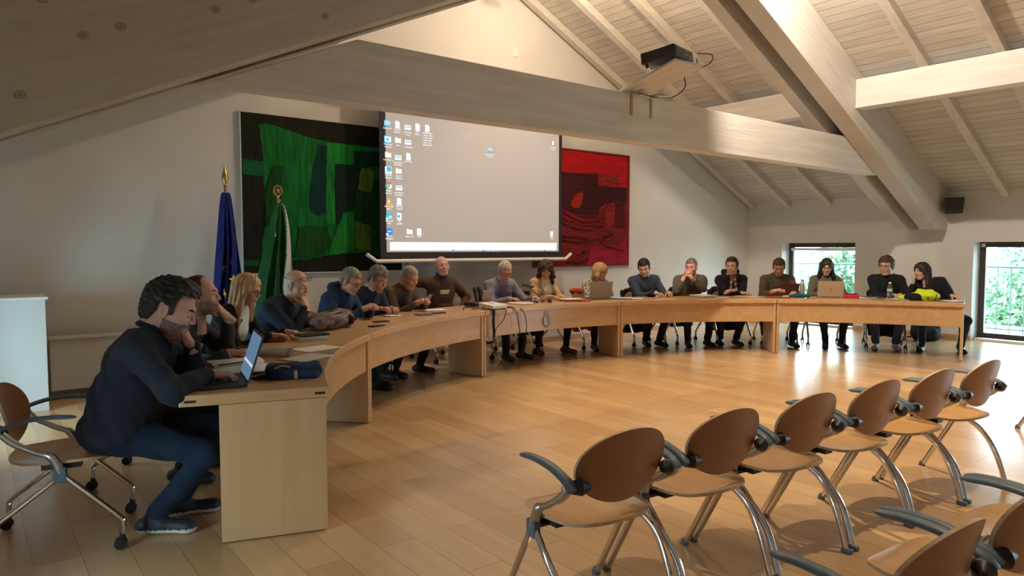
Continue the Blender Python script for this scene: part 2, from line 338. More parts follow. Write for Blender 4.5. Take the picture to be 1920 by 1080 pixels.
def tree(loc, h, rad, label, seed):
    rg = np.random.RandomState(seed); rt = empty('garden_tree', loc, 0, label, 'tree', 'trees outside the windows')
    m = MB(); m.tube([(0, 0, 0), (.05, .02, h * .5), (0, 0, h * .9)], [.12, .09, .02], 8)
    for k in range(14):
        a = rg.rand() * 6.28; z = h * (.2 + .7 * rg.rand()); l = rad * (.5 + .5 * rg.rand()); m.tube([(0, 0, z), (math.cos(a) * l, math.sin(a) * l, z + l * .3)], [.03, .008], 5)
    m.build('trunk', BARK, rt, smooth=True)
    n = 11000; c = rg.randn(n, 3); c /= np.linalg.norm(c, axis=1)[:, None]; c *= (rg.rand(n, 1) ** .4); clump = rg.randn(40, 3) * .45
    P = clump[rg.randint(0, 40, n)] + c * .38; P = P * np.array([rad, rad, h * .42]) + np.array([0, 0, h * .58])
    d = rg.randn(n, 3) * .04; e = rg.randn(n, 3) * .04
    V = np.stack([P - d, P + e, P + d, P - e], 1).reshape(-1, 3); F = np.arange(n * 4).reshape(n, 4)
    mesh_obj('foliage', V, F, LEAF, rt)
tree((19.5, 9.8, -2.5), 5.0, 1.7, 'leafy green tree seen through the far window', 1)
tree((20.5, 5.2, -2.8), 4.6, 1.7, 'leafy green tree seen through the right hand window', 2)
tree((19.0, 14.6, -2.5), 4.2, 1.7, 'smaller leafy tree left of the one in the far window', 3)
S(MB().bb((XR + 3, -14, -2.9), (60, 40, -2.7)).build('ground.002', cm((.16, .26, .08), .95, noise=(1, .3))), 'green garden beyond the terrace')

# ------------------------------------------------------------------ lamps on the ridge beam (above the frame)
def ridge_lamp(y, x, e, col=(1, .76, .52), label='', cone=118, tilt=0, glow=0, blend=.55, aim=None):
    z = ZR - .62
    rt = empty('ceiling_lamp', (x, y, z), 0, label, 'lamp', 'lamps along the ridge beam')
    MB().tube([(0, 0, .25), (0, 0, .08)], .012, 8).build('lamp_stem', M['steel'], rt, smooth=True)
    MB().lathe([(.02, .09), (.05, .08), (.085, .035), (.088, .03), (.05, .07), (.02, .08)], seg=20, cap=False).build('lamp_shade', M['white_pl'], rt, smooth=True)
    l = bpy.data.lights.new('lamp_light', 'SPOT'); l.energy = e; l.color = col; l.shadow_soft_size = .045; l.spot_size = R(cone); l.spot_blend = blend
    o = bpy.data.objects.new('lamp_light', l); COL.objects.link(o); o.parent = rt; o.location = (0, 0, .0); o.rotation_euler = (R(tilt), 0, 0) if aim is None else (Vector(aim) - Vector((x, y, z))).to_track_quat('-Z', 'Y').to_euler()
    if glow:
        l = bpy.data.lights.new('lamp_glow', 'POINT'); l.energy = glow; l.color = col; l.shadow_soft_size = .04
        o = bpy.data.objects.new('lamp_glow', l); COL.objects.link(o); o.parent = rt; o.location = (0, 0, -.02)
ridge_lamp(6.7, RIDGE, LAMP_E * 1.7, label='ceiling lamp on the ridge beam nearest the gable wall', tilt=-6, cone=100, glow=LAMP_E * .5)
ridge_lamp(5.5, RIDGE, LAMP_E * .6, label='ceiling lamp on the ridge beam just behind the truss', glow=LAMP_E * 1.4)
ridge_lamp(3.0, RIDGE, LAMP_E * 6.0, label='ceiling lamp on the ridge beam in front of the truss', cone=71, blend=.3)
ridge_lamp(1.0, RIDGE - 1.2, LAMP_E * 3.6, label='ceiling lamp near the ridge over the audience chairs', cone=92)
ridge_lamp(3.6, RIDGE, LAMP_E * 7, col=(1, .84, .68), label='ceiling lamp on the ridge beam turned towards the right hand windows', cone=100, blend=.5, aim=(11.6, 4.4, 1.4))

# ------------------------------------------------------------------ curved council desks
CX, CY, RI, RO, TH = 5.662, 1.961, 4.445, 5.14, .74
ANG = [18.6 + i * 28.75 for i in range(6)]
def pol(a, r, z=0): return Vector((CX + r * math.cos(R(a)), CY + r * math.sin(R(a)), z))
def arc_block(m, a0, a1, r0, r1, z0, z1, n=24):
    rg = []
    for i in range(n + 1):
        a = a0 + (a1 - a0) * i / n; rg.append([pol(a, r0, z0), pol(a, r1, z0), pol(a, r1, z1), pol(a, r0, z1)])
    m.rings(rg)
desk_labels = ['curved beech desk at the right end of the horseshoe, below the window', 'curved beech desk second from the right end',
    'curved beech desk in the middle of the horseshoe with the crest on its front', 'curved beech desk just left of the one with the crest', 'curved beech desk at the near left end beside the man with the laptop']
for i in range(5):
    a0, a1 = ANG[i] + .06, ANG[i + 1] - .06
    rt = empty('council_desk', pol((a0 + a1) / 2, (RI + RO) / 2), 0, desk_labels[i], 'desk', 'curved desks of the horseshoe')
    def fin(m, name, mt, bv=.004):
        o = m.build(name, mt, None, bevel=bv); o.parent = rt; o.matrix_parent_inverse = Matrix.Translation(-rt.location); return o
    m = MB(); arc_block(m, a0, a1, RI, RO, TH - .055, TH); fin(m, 'tabletop', M['desk'], .006)
    m = MB(); arc_block(m, a0 + .4, a1 - .4, RI + .035, RI + .055, .43, TH - .056); fin(m, 'modesty_panel', M['desk'])
    for a, s in ((a0, 1), (a1, -1)):
        d = s * .24; m = MB()
        P = [pol(a + .02 * s, RI + .02), pol(a + .02 * s, RI + .52), pol(a + .02 * s + s * .032 / RI * 57.3 * .9, RI + .52), pol(a + .02 * s + s * .032 / RI * 57.3, RI + .02)]
        m.rings([[Vector((p.x, p.y, .008)) for p in P], [Vector((p.x, p.y, TH - .056)) for p in P]]); fin(m, 'side_panel', M['desk_v'], .002)
    if i in (0, 4):
        a = ANG[0] + .06 if i == 0 else ANG[5] - .06
        for rr in (RI + .05, RO - .05):
            p = pol(a, rr, TH - .03); t = R(a) + PI / 2; m = MB().box(p, (.002 * 2, .05, .012), rotm(0, 0, t)); fin(m, 'edge_fitting', M['black'], 0)
# crest on the middle desk
def crest():
    a = 91.2; m = MB(); c = pol(a, RI + .032, .565); rz = R(a) - PI / 2
    rt = empty('coat_of_arms', c, rz, 'grey blue municipal coat of arms on the middle desk front', 'crest')
    # local: x across, -y to viewer, z up
    def flat(poly, y0, y1, name, mt): MB().prism(poly, y0, y1).build(name, mt, rt)
    ov = [(.062 * math.cos(t), -.02 + .075 * math.sin(t) - (.01 if math.sin(t) < 0 else 0)) for t in [2 * PI * k / 28 for k in range(28)]]
    flat(ov, -.003, 0, 'wreath', cm((.16, .28, .36), .5))
    flat([(-.042, .045), (.042, .045), (.042, -.02), (.03, -.06), (0, -.08), (-.03, -.06), (-.042, -.02)], -.006, -.003, 'shield', cm((.50, .52, .52), .5))
    flat([(-.035, .04), (-.02, .04), (0, -.03), (.02, .0), (.0, -.06), (-.03, -.045)], -.008, -.006, 'shield_band', cm((.70, .62, .55), .5))
    for k in range(4): flat([(-.0 + .003, .034 - k * .022), (.036, .034 - k * .022), (.036, .024 - k * .022), (.003, .024 - k * .022)], -.008, -.006, 'shield_bar', cm((.08, .14, .20), .5))
    flat([(-.033, .06), (.033, .06), (.036, .09), (.022, .085), (.018, .095), (.008, .088), (0, .098), (-.008, .088), (-.018, .095), (-.022, .085), (-.036, .09)], -.006, 0, 'crown', cm((.40, .46, .50), .5))
crest()

# ------------------------------------------------------------------ chairs
def ply_seat():
    n, k = 44, 6; top = []; W, D = .225, .215
    V = []; F = []
    def pt(t, s):
        c, sn = math.cos(t), math.sin(t); e = 2 / 2.9
        x = W * abs(c) ** e * (1 if c > 0 else -1) * s; y = D * abs(sn) ** e * (1 if sn > 0 else -1) * s
        x *= 1 - .10 * (-y / D if y < 0 else 0)
        z = .445 + .012 * (abs(x) / W) ** 2 - .02 * max(0, (y / D - .6) / .4) ** 2 + .018 * max(0, (-y / D - .5) / .5) ** 2 - .008
        return (x, y + .0, z)
    rings = [[pt(2 * PI * j / n, s / k) for j in range(n)] for s in range(1, k + 1)]
    lo = [[(x, y, z - .013) for x, y, z in r] for r in rings]
    m = MB(); m.rings(rings, cap=False); m.raw(rings[0], [tuple(range(n))])
    m.rings(lo, cap=False); m.raw(lo[0], [tuple(range(n - 1, -1, -1))]); m.mat(1); m.rings([rings[-1], lo[-1]], cap=False); return m
def ply_back():
    n, k = 44, 6; m = MB(); lean = R(14)
    def pt(t, s, off):
        x = .213 * math.cos(t) * s; u = .142 * math.sin(t) * s; u += .016 * (1 - (x / .213) ** 2) * s * s * 0
        w = 1 + .06 * u / .16
        x *= w
        y = -.205 + .035 * (x / .2) ** 2 + off; z = .652 + u
        y -= math.tan(lean) * (u + .05) ; return (x, y, z)
    A = [[pt(2 * PI * j / n, s / k, 0) for j in range(n)] for s in range(1, k + 1)]; B = [[pt(2 * PI * j / n, s / k, -.012) for j in range(n)] for s in range(1, k + 1)]
    m.rings(A, cap=False); m.raw(A[0], [tuple(range(n))]); m.rings(B, cap=False); m.raw(B[0], [tuple(range(n))]); m.mat(1); m.rings([A[-1], B[-1]], cap=False); return m
def make_chair(castor, label, group):
    t = empty('castor_armchair' if castor else 'stacking_armchair', (0, 0, 0), 0, label, 'chair', group)
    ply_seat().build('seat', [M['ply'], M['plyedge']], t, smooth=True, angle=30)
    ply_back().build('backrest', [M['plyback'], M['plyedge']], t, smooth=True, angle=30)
    m = MB(); m.tube([(-.235, .02, .40), (.235, .02, .40)], .015, 8); m.bb((-.2, -.06, .405), (-.14, .1, .43)); m.bb((.14, -.06, .405), (.2, .1, .43)); m.build('seat_support', M['black'], t, smooth=True)
    for s in (-1, 1):
        m = MB(); m.tube([(s * .175, -.225, .605), (s * .205, -.215, .605), (s * .236, -.195, .605)], [.012, .03, .024], 14, flat=1.0); m.build('hub', M['black'], t, smooth=True)
        p = smooth_path([(s * .245, -.195, .60), (s * .247, -.15, .555), (s * .245, -.07, .505), (s * .243, -.01, .475), (s * .243, .025, .40)], 6)
        MB().tube(p, [.017] * 8 + [.014] * 9 + [.02] * (len(p) - 17), 10, flat=1.0, up=(1, 0, 0)).build('arm_support', M['steel'], t, smooth=True)
        p = smooth_path([(s * .250, -.225, .60), (s * .252, -.19, .628), (s * .252, -.10, .655), (s * .251, .0, .662), (s * .250, .095, .655)], 6)
        rr = [.022, .026, .026, .026, .026, .025, .025, .024, .024, .024, .024, .024] + [.025] * 30
        rr = rr[:len(p) - 3] + [.024, .02, .008]
        a = MB().tube(p, rr, 12, flat=.42, up=(0, 0, 1)).build('armrest', M['armgrey'], t, smooth=True)
        MB().lathe([(.010, 0), (.010, .004), (.005, .005)], (s * .272, -.20, .61), 12, rotm(0, s * PI / 2, 0)).build('cap', M['steel'], a, smooth=True)
        m = MB(); m.bb((s * .228, -.005, .355), (s * .262, .05, .425)); m.build('joint', M['armgrey'], t, bevel=.008)
        for fr in (1, 0):
            if castor:
                y1 = .27 if fr else -.29; p = smooth_path([(s * .245, .03, .39), (s * .245, .03 + (y1 - .03) * .55, .255), (s * .247, y1 * .96, .155), (s * .247, y1, .125), (s * .247, y1, .075)], 5)
                l = MB().tube(p, .0125, 10, flat=1.25, up=(1, 0, 0)).build('leg', M['chrome'], t, smooth=True)
                m = MB()
                for q in (-.014, .014): m.lathe([(.008, -.008), (.026, -.008), (.028, 0), (.026, .008), (.008, .008)], (s * .247 + q, y1 - .012, .028), 16, rotm(0, PI / 2, 0))
                m.lathe([(.010, 0), (.014, .02), (.012, .045)], (s * .247, y1 - .004, .035), 12); m.build('castor', M['rubber'], l, smooth=True)
            elif fr:
                p = [(s * .245, .035, .385), (s * .249, .235, .015)]
                l = MB().tube(p, .0115, 10, flat=1.3, up=(0, 1, 0)).build('leg', M['chrome'], t, smooth=True)
                m = MB(); m.lathe([(.020, 0), (.02, .008), (.012, .03)], (s * .249, .242, 0), 12); m.build('foot_cap', M['armgrey'], l, smooth=True)
            else:
                p = smooth_path([(s * .245, .01, .385), (s * .264, -.095, .31), (s * .250, -.185, .19), (s * .252, -.245, .012)], 8)
                l = MB().tube(p, .0105, 10, flat=1.6, up=(0, 1, 0)).build('leg', M['chrome'], t, smooth=True)
                m = MB(); m.box((s * .252, -.25, .012), (.03, .05, .022)); m.build('foot_cap', M['armgrey'], l, bevel=.006)
    return t
ch0 = make_chair(False, 'x', 'front row of audience chairs')
fr_lab = ['nearest left chair of the front audience row', 'second chair from the left in the front audience row', 'third chair from the left, front audience row, blue item beyond its arm',
    'fourth chair from the left in the front audience row', 'fifth chair from the left in the front audience row', 'last chair at the far right end of the front audience row']
rowr = R(-5)
for i in range(6):
    c = ch0 if i == 0 else copy_tree(ch0)
    c.location = (1.885 + .558 * i, 1.925 - .047 * i, 0); c.rotation_euler = (0, 0, rowr); c['label'] = 'plywood armchair, ' + fr_lab[i]
b_lab = ['plywood armchair in the second row cut off by the bottom edge', 'plywood armchair in the second row at the lower right corner', 'plywood armchair at the right edge, third in the second row']
for i in range(3):
    c = copy_tree(ch0); c.location = (1.85 + .545 * i, .86 - .035 * i, 0); c.rotation_euler = (0, 0, R(-4)); c['label'] = b_lab[i]; c['group'] = 'second row of audience chairs'
c = copy_tree(ch0); c.location = (6.80, 1.58, 0); c.rotation_euler = (0, 0, R(-5)); c['label'] = 'plywood armchair across the aisle, only its leg showing at the right edge'; c['group'] = 'audience chairs across the aisle'
ch1 = make_chair(True, 'x', 'castor chairs around the horseshoe')

# ------------------------------------------------------------------ smooth solids (signed distance grids, meshed with surface nets)
class Sdf:
    def __init__(s, lo, hi, h):
        s.h = h; s.lo = np.array(lo, float); n = np.ceil((np.array(hi) - s.lo) / h).astype(int) + 1; s.n = n
        s.ax = [(s.lo[i] + h * np.arange(n[i])).astype(np.float32) for i in range(3)]; s.D = np.full(n, .5, np.float32)
    def _sl(s, lo, hi):
        a = np.maximum(np.floor((np.array(lo) - s.lo) / s.h).astype(int), 0); b = np.minimum(np.ceil((np.array(hi) - s.lo) / s.h).astype(int) + 1, s.n)
        if np.any(b <= a): return None, None
        return tuple(slice(a[i], b[i]) for i in range(3)), (s.ax[0][a[0]:b[0], None, None], s.ax[1][None, a[1]:b[1], None], s.ax[2][None, None, a[2]:b[2]])
    def _mix(s, sl, d, k, op):
        D = s.D[sl]; k = max(k, 1e-5)
        if op == 'u': h = np.clip(.5 + .5 * (D - d) / k, 0, 1); s.D[sl] = D * (1 - h) + d * h - k * h * (1 - h)
        else: h = np.clip(.5 - .5 * (D + d) / k, 0, 1); s.D[sl] = D * (1 - h) - d * h + k * h * (1 - h)
    def cap(s, a, b, ra, rb=None, k=.02, op='u', flat=None):
        rb = ra if rb is None else rb; a = np.array(a, float); b = np.array(b, float); m = max(ra, rb) + k + 2.5 * s.h
        sl, g = s._sl(np.minimum(a, b) - m, np.maximum(a, b) + m)
        if sl is None: return s
        d = b - a; L2 = max(float(d @ d), 1e-9)
        px, py, pz = g[0] - a[0], g[1] - a[1], g[2] - a[2]
        t = np.clip((px * d[0] + py * d[1] + pz * d[2]) / L2, 0, 1)
        r = np.sqrt((px - t * d[0]) ** 2 + (py - t * d[1]) ** 2 + (pz - t * d[2]) ** 2) - (ra + (rb - ra) * t)
        s._mix(sl, r.astype(np.float32), k, op); return s
    def ell(s, c, r, rot=None, k=.02, op='u'):
        c = np.array(c, float); r = np.array(r, float); m = max(r) + k + 2.5 * s.h
        sl, g = s._sl(c - m, c + m)
        if sl is None: return s
        p = [g[i] - c[i] for i in range(3)]
        if rot is not None:
            Q = np.array(rot).T; p = [Q[i][0] * p[0] + Q[i][1] * p[1] + Q[i][2] * p[2] for i in range(3)]
        k0 = np.sqrt((p[0] / r[0]) ** 2 + (p[1] / r[1]) ** 2 + (p[2] / r[2]) ** 2)
        k1 = np.sqrt((p[0] / r[0] ** 2) ** 2 + (p[1] / r[1] ** 2) ** 2 + (p[2] / r[2] ** 2) ** 2)
        d = k0 * (k0 - 1) / np.maximum(k1, 1e-6)
        s._mix(sl, np.broadcast_to(d, [x.stop - x.start for x in sl]).astype(np.float32), k, op); return s
    def grid(s): return s.ax[0][:, None, None], s.ax[1][None, :, None], s.ax[2][None, None, :]
    def cut(s, d, k=.004):  # keep where d<0
        h = np.clip(.5 - .5 * (s.D - d) / k, 0, 1); s.D = (s.D * (1 - h) + d * h) * 0 + np.maximum(s.D, d.astype(np.float32)) if k == 0 else np.maximum(s.D, np.broadcast_to(d, s.D.shape)).astype(np.float32); return s
    def wrinkle(s, amp, f=22, seed=0, stretch=(1, 1, 1)):
        x, y, z = s.grid(); x = x * stretch[0]; y = y * stretch[1]; z = z * stretch[2]
        n = np.sin(f * x + 2.2 * np.sin(f * .55 * z + seed) + seed) * np.sin(f * 1.15 * z + 1.8 * np.sin(f * .6 * y + 1.3 * seed)) + .6 * np.sin(f * 1.9 * y + 2 * np.sin(f * x * .8 + seed * 2) + f * z * 1.1)
        s.D = s.D + (amp * n).astype(np.float32); return s
    def mesh(s):
        D = s.D; D[0] = D[-1] = np.maximum(D[0], .01).max() * 0 + .05; D[:, 0] = D[:, -1] = .05; D[:, :, 0] = D[:, :, -1] = .05
        I = D < 0; nx, ny, nz = D.shape
        cs = np.zeros((nx - 1, ny - 1, nz - 1), np.int8)
        for a in (0, 1):
            for b in (0, 1):
                for c in (0, 1): cs += I[a:nx - 1 + a, b:ny - 1 + b, c:nz - 1 + c]
        act = (cs > 0) & (cs < 8); idx = np.argwhere(act); vid = np.full(act.shape, -1, np.int64); vid[act] = np.arange(len(idx))
        P = np.zeros((len(idx), 3)); W = np.zeros(len(idx)); i, j, k = idx.T
        C = {}
        for a in (0, 1):
            for b in (0, 1):
                for c in (0, 1): C[a, b, c] = D[i + a, j + b, k + c]
        for ax in range(3):
            for u in (0, 1):
                for v in (0, 1):
                    o = [0, 0, 0]; oo = [q for q in range(3) if q != ax]; o[oo[0]] = u; o[oo[1]] = v; e = list(o); e[ax] = 1
                    d0 = C[tuple(o)]; d1 = C[tuple(e)]; mk = (d0 < 0) != (d1 < 0); t = np.where(mk, d0 / np.where(mk, d0 - d1, 1), 0)
                    q = np.array(o, float)[None] + 0 * P; q[:, ax] = t; P += q * mk[:, None]; W += mk
        P = P / np.maximum(W, 1)[:, None] + idx; V = s.lo + P * s.h; Q = []
        for ax in range(3):
            o = [q for q in range(3) if q != ax]; sl0 = [slice(1, -1)] * 3; sl1 = [slice(1, -1)] * 3
            sl0[ax] = slice(0, -1); sl1[ax] = slice(1, None)
            A = I[tuple(sl0)]; B = I[tuple(sl1)]; e = np.argwhere(A != B); off = np.ones(3, int); off[ax] = 0; inside = A[tuple(e.T)]; e = e + off
            u = np.zeros(3, int); u[o[0]] = 1; w = np.zeros(3, int); w[o[1]] = 1
            g = lambda p: vid[tuple(p.T)]
            q = np.stack([g(e - u - w), g(e - w), g(e), g(e - u)], 1)
            fl = inside if ax != 1 else ~inside
            q[~fl] = q[~fl][:, ::-1]; Q.append(q)
        F = np.concatenate(Q); F = F[(F >= 0).all(1)]
        return V, F
def join(parts):
    V = []; F = []; I = []; n = 0
    for v, f, mi in parts:
        V.append(v); F.append(f + n); I.append(np.full(len(f), mi) if np.isscalar(mi) else mi); n += len(v)
    return np.concatenate(V), np.concatenate(F), np.concatenate(I)
def xf(V, Mx):
    A = np.array(Mx); return V @ A[:3, :3].T + A[:3, 3]
def frame(o, y, z):
    """matrix with local +y along y and local +z near z"""
    y = Vector(y).normalized(); z = Vector(z); z = (z - y * z.dot(y)).normalized(); x = y.cross(z)
    return Matrix(((x.x, y.x, z.x, o[0]), (x.y, y.y, z.y, o[1]), (x.z, y.z, z.z, o[2]), (0, 0, 0, 1)))
def uvs(c, r, n=10, sc=(1, 1, 1)):
    V = []; F = []
    for i in range(n + 1):
        for j in range(n * 2):
            a = PI * i / n; b = PI * j / n; V.append((c[0] + r * sc[0] * math.sin(a) * math.cos(b), c[1] + r * sc[1] * math.sin(a) * math.sin(b), c[2] + r * sc[2] * math.cos(a)))
    for i in range(n):
        for j in range(n * 2): k = (j + 1) % (n * 2); F.append((i * n * 2 + j, (i + 1) * n * 2 + j, (i + 1) * n * 2 + k, i * n * 2 + k))
    return np.array(V), np.array(F)

# ---- head, in its own frame: +y is where the face looks
def head_sdf(h, fem=False, fat=0.0, beard=0.0, big_nose=0.0):
    s = Sdf((-.12, -.14, -.24), (.12, .15, .14), h); j = .92 if fem else 1.0; f = 1 + fat
    s.ell((0, -.012, .030), (.076, .096, .088), k=.02)
    s.ell((0, .028, -.035), (.060 * j * f, .060, .078), k=.03)
    s.cap((-.044 * j * f, .004, -.062), (-.018, .058, -.098), .019 * f, .018, k=.03); s.cap((.044 * j * f, .004, -.062), (.018, .058, -.098), .019 * f, .018, k=.03)
    s.ell((0, .066, -.100), (.021, .018, .017), k=.02)
    if fat > .05: s.ell((0, .035, -.110), (.042, .045, .026), k=.03)
    for q in (-1, 1):
        s.ell((q * .036 * f, .060, -.030), (.026, .026, .028), k=.025)
        s.cap((q * .014, .083, .024), (q * .042, .070, .022), .011, .009, k=.018)
        s.ell((q * .032, .100, .000), (.019, .017, .012), k=.012, op='s')
        s.ell((q * .032, .0745, .000), (.0150, .0135, .0125), k=.004)
        s.cap((q * .020, .0835, .0075), (q * .044, .0765, .006), .0045, k=.006)
    nb = 1 + big_nose
    s.cap((0, .084, .012), (0, .105 * (1 + .02 * big_nose), -.026), .008, .0105 * nb, k=.012)
    for q in (-1, 1): s.ell((q * .0115 * nb, .095, -.031), (.0085, .010, .0075), k=.008); s.ell((q * .006, .1015, -.040), (.0032, .006, .004), k=.003, op='s')
    s.ell((0, .078, -.060), (.027, .018, .020), k=.015)
    s.cap((-.017, .0885, -.0575), (.017, .0885, -.0575), .0052, k=.006); s.cap((-.014, .0885, -.069), (.014, .0885, -.069), .0062, k=.006)
    s.cap((-.024, .0965, -.063), (.024, .0965, -.063), .0022, k=.004, op='s')
    s.cap((0, -.035, -.055), (0, -.050, -.235), .052 * j * (1 + fat * .6), .058 * j * (1 + fat * .6), k=.03)
    for q in (-1, 1):
        s.ell((q * .079, -.006, -.008), (.010, .021, .033), rotm(R(-12), 0, R(-q * 18)), k=.008); s.ell((q * .087, .000, -.006), (.007, .010, .018), k=.006, op='s')
        s.ell((q * .074, .001, -.030), (.008, .009, .010), k=.006)
    return s
def hair_sdf(style, h, seed):
    lo, hi = ((-.17, -.20, -.42), (.17, .15, .18)) if style in ('long', 'curly_long', 'bob', 'long_dark') else ((-.13, -.16, -.16), (.13, .14, .17))
    s = Sdf(lo, hi, h); x, y, z = s.grid()
    ax = np.abs(x)
    if style in ('short', 'crop', 'quiff', 'curly', 'grey', 'receding'):
        t = {'short': .013, 'crop': .006, 'quiff': .018, 'curly': .022, 'grey': .010, 'receding': .005}[style]
        s.ell((0, -.013, .032), (.077 + t * .75, .098 + t * .7, .088 + t), k=.01)
        s.ell((0, -.045, -.035), (.060 + t * .5, .058 + t * .5, .060), k=.03)
        if style == 'quiff': s.ell((0, .040, .108), (.060, .042, .026), k=.03)
        if style == 'curly':
            rg = np.random.RandomState(seed)
            for _ in range(46):
                a = rg.rand() * 6.283; e = .15 + rg.rand() * 1.35; s.ell((.083 * math.cos(a) * math.cos(e), -.01 + .10 * math.sin(a) * math.cos(e), .035 + .095 * math.sin(e)), (.017, .017, .015), k=.006)
        # face opening: hair only above a hairline that falls from forehead to behind the ears
        line = np.where(y > .035, .062 + .22 * (y - .035) * 0 + .0 * x, np.where(y > .0, .062 - (.035 - y) * 2.0, -.01))
        line = np.where(y < -.012, np.maximum(-.075, -.01 + (y + .012) * 2.6), line) + 0 * ax
        if style == 'quiff': line = np.where(y > .035, .078 + 0 * ax, line)
        if style == 'receding': line = np.where((y > -.05), np.minimum(.16, line + .03 + .5 * (y + .05) + (.03 - ax) * .5 * (ax < .03)), line)
        line = np.where((ax > .055) & (y > -.034) & (y < .015), .024, line); line = np.where((ax > .055) & (y >= .015) & (y < .030), -.012, line)
        line = np.where(y <= -.034, np.maximum(-.075, -.005 + (y + .034) * 2.6), line)
        s.cut((line - z) * .7)
        s.wrinkle({'curly': .0035, 'quiff': .003, 'short': .0022, 'grey': .0022, 'crop': .0008, 'receding': .0006}[style], 130 if style != 'curly' else 90, seed, (1, .5, 1) if style != 'curly' else (1, 1, 1))
    elif style == 'fringe':   # horseshoe of hair round a bald crown
        s.ell((0, -.013, .030), (.0795, .100, .092), k=.01); s.ell((0, -.045, -.035), (.062, .060, .058), k=.03)
        lo_ = np.where(y > -.012, -.02, np.maximum(-.07, -.01 + (y + .012) * 2.6)); s.cut(np.maximum(lo_ - z, np.maximum(z - (.045 - .0 * x), y - .022)) * .7)
        s.wrinkle(.0006, 150, seed)
    else:
        ln = {'long': -.25, 'bob': -.12, 'curly_long': -.20, 'long_dark': -.36}[style]; v = {'long': .012, 'bob': .020, 'curly_long': .020, 'long_dark': .016}[style]
        s.ell((0, -.015, .032), (.080 + v, .102 + v, .090 + v * .9), k=.01)
        w = .086 + v * .8
        for q in (-1, 1):
            s.cap((q * .070, .012, .01), (q * w, .015, ln * .55), .026, .030, k=.03); s.cap((q * w, .015, ln * .55), (q * (w + .005), .035 if style != 'bob' else .02, ln), .030, .020, k=.03)
            s.cap((q * .06, -.055, .0), (q * .07, -.065, ln * .9), .045, .034, k=.04)
        s.cap((0, -.07, .0), (0, -.085, ln * .95), .05, .038 if style != 'long_dark' else .075, k=.04)
        if style == 'curly_long':
            rg = np.random.RandomState(seed)
            for _ in range(150):
                a = rg.rand() * 6.283; zz = .10 - .30 * rg.rand(); rr_ = (.092 if zz > -.02 else .098 + .015 * rg.rand()) * (1 if zz < .03 else math.sqrt(max(.1, 1 - ((zz - .03) / .11) ** 2)))
                if math.sin(a) > .45 and zz < .07: continue
                s.ell((rr_ * math.cos(a), -.015 + rr_ * 1.05 * math.sin(a), zz), (.019, .019, .015), k=.006)
        # open the face
        s.ell((0, .125, -.035), (.062, .095, .105), k=.004, op='s'); s.ell((0, .10, -.20), (.055, .10, .16), k=.01, op='s'); s.ell((0, .02, -.16), (.058, .055, .12), k=.01, op='s')
        f = {'long': 95, 'bob': 90, 'curly_long': 60, 'long_dark': 95}[style]
        s.wrinkle(.0028 if 'curly' not in style else .007, f, seed, (1, 1, .12) if 'curly' not in style else (1, 1, .8))
    return s
# ---- hand: wrist at the origin, fingers towards +y, back of the hand +z, thumb on the side `th` (+1: +x)
def hand_mesh(th=1, curl=.35, spread=.0, h=.0035, thumb=.4, pinch=False, each=None):
    s = Sdf((-.085, -.05, -.13), (.085, .21, .07), h); kn = []
    s.cap((0, -.045, 0), (0, .012, 0), .0265, .024, k=.01)
    xs = [.030, .010, -.010, -.029]; ys = [.088, .092, .087, .078]; L = [.072, .080, .075, .058]
    for i in range(4):
        x = xs[i] * th; s.cap((x * .55, .015, 0), (x, ys[i], .002), .014, .0115, k=.014)
    s.ell((.026 * th, .032, -.008), (.017, .028, .014), k=.015); s.ell((-.022 * th, .035, -.007), (.014, .03, .012), k=.012)
    for i in range(4):
        c = curl if each is None else each[i]; p = np.array((xs[i] * th, ys[i], .002)); a = 0; sp = (spread + .03) * (1.5 - i) * th; r = [.0092, .0085, .0078, .0068]
        if i == 3: r = [q * .88 for q in r]
        for j, (fr, mx) in enumerate(((.46, 78), (.30, 95), (.24, 60))):
            a += R(mx) * c; q = p + L[i] * fr * 1.05 * np.array((math.sin(sp) * math.cos(a), math.cos(sp) * math.cos(a), -math.sin(a)))
            s.cap(p, q, r[j], r[j + 1], k=.004); p = q
    p0 = np.array((.024 * th, .022, -.010)); ta = R(55 - 30 * thumb)
    p1 = p0 + .042 * np.array((math.sin(ta) * th, math.cos(ta), -.25 - .5 * thumb)); d2 = np.array((math.sin(ta - .5 - thumb * .4) * th, math.cos(ta - .5), -.25 - .5 * thumb)); d2 /= np.linalg.norm(d2)
    p2 = p1 + .032 * d2; d3 = d2 + np.array((-.35 * th * thumb, .1, -.1)); d3 /= np.linalg.norm(d3); p3 = p2 + .024 * d3
    s.cap(p0, p1, .0135, .0108, k=.012); s.cap(p1, p2, .0105, .0095, k=.004); s.cap(p2, p3, .0095, .0078, k=.004)
    return s.mesh()
def ik(a, b, l1, l2, hint):
    a = Vector(a); b = Vector(b); d = b - a; D = min(d.length, (l1 + l2) * .995); dn = d.normalized(); b2 = a + dn * D
    x = (l1 * l1 - l2 * l2 + D * D) / (2 * D); hh = math.sqrt(max(l1 * l1 - x * x, 0)); hv = Vector(hint); hv = (hv - dn * hv.dot(dn)).normalized()
    return a + dn * x + hv * hh, b2
SKIN = {'fair': (.60, .37, .27), 'mid': (.50, .29, .20), 'red': (.56, .29, .21), 'olive': (.44, .27, .18)}
EYE = None
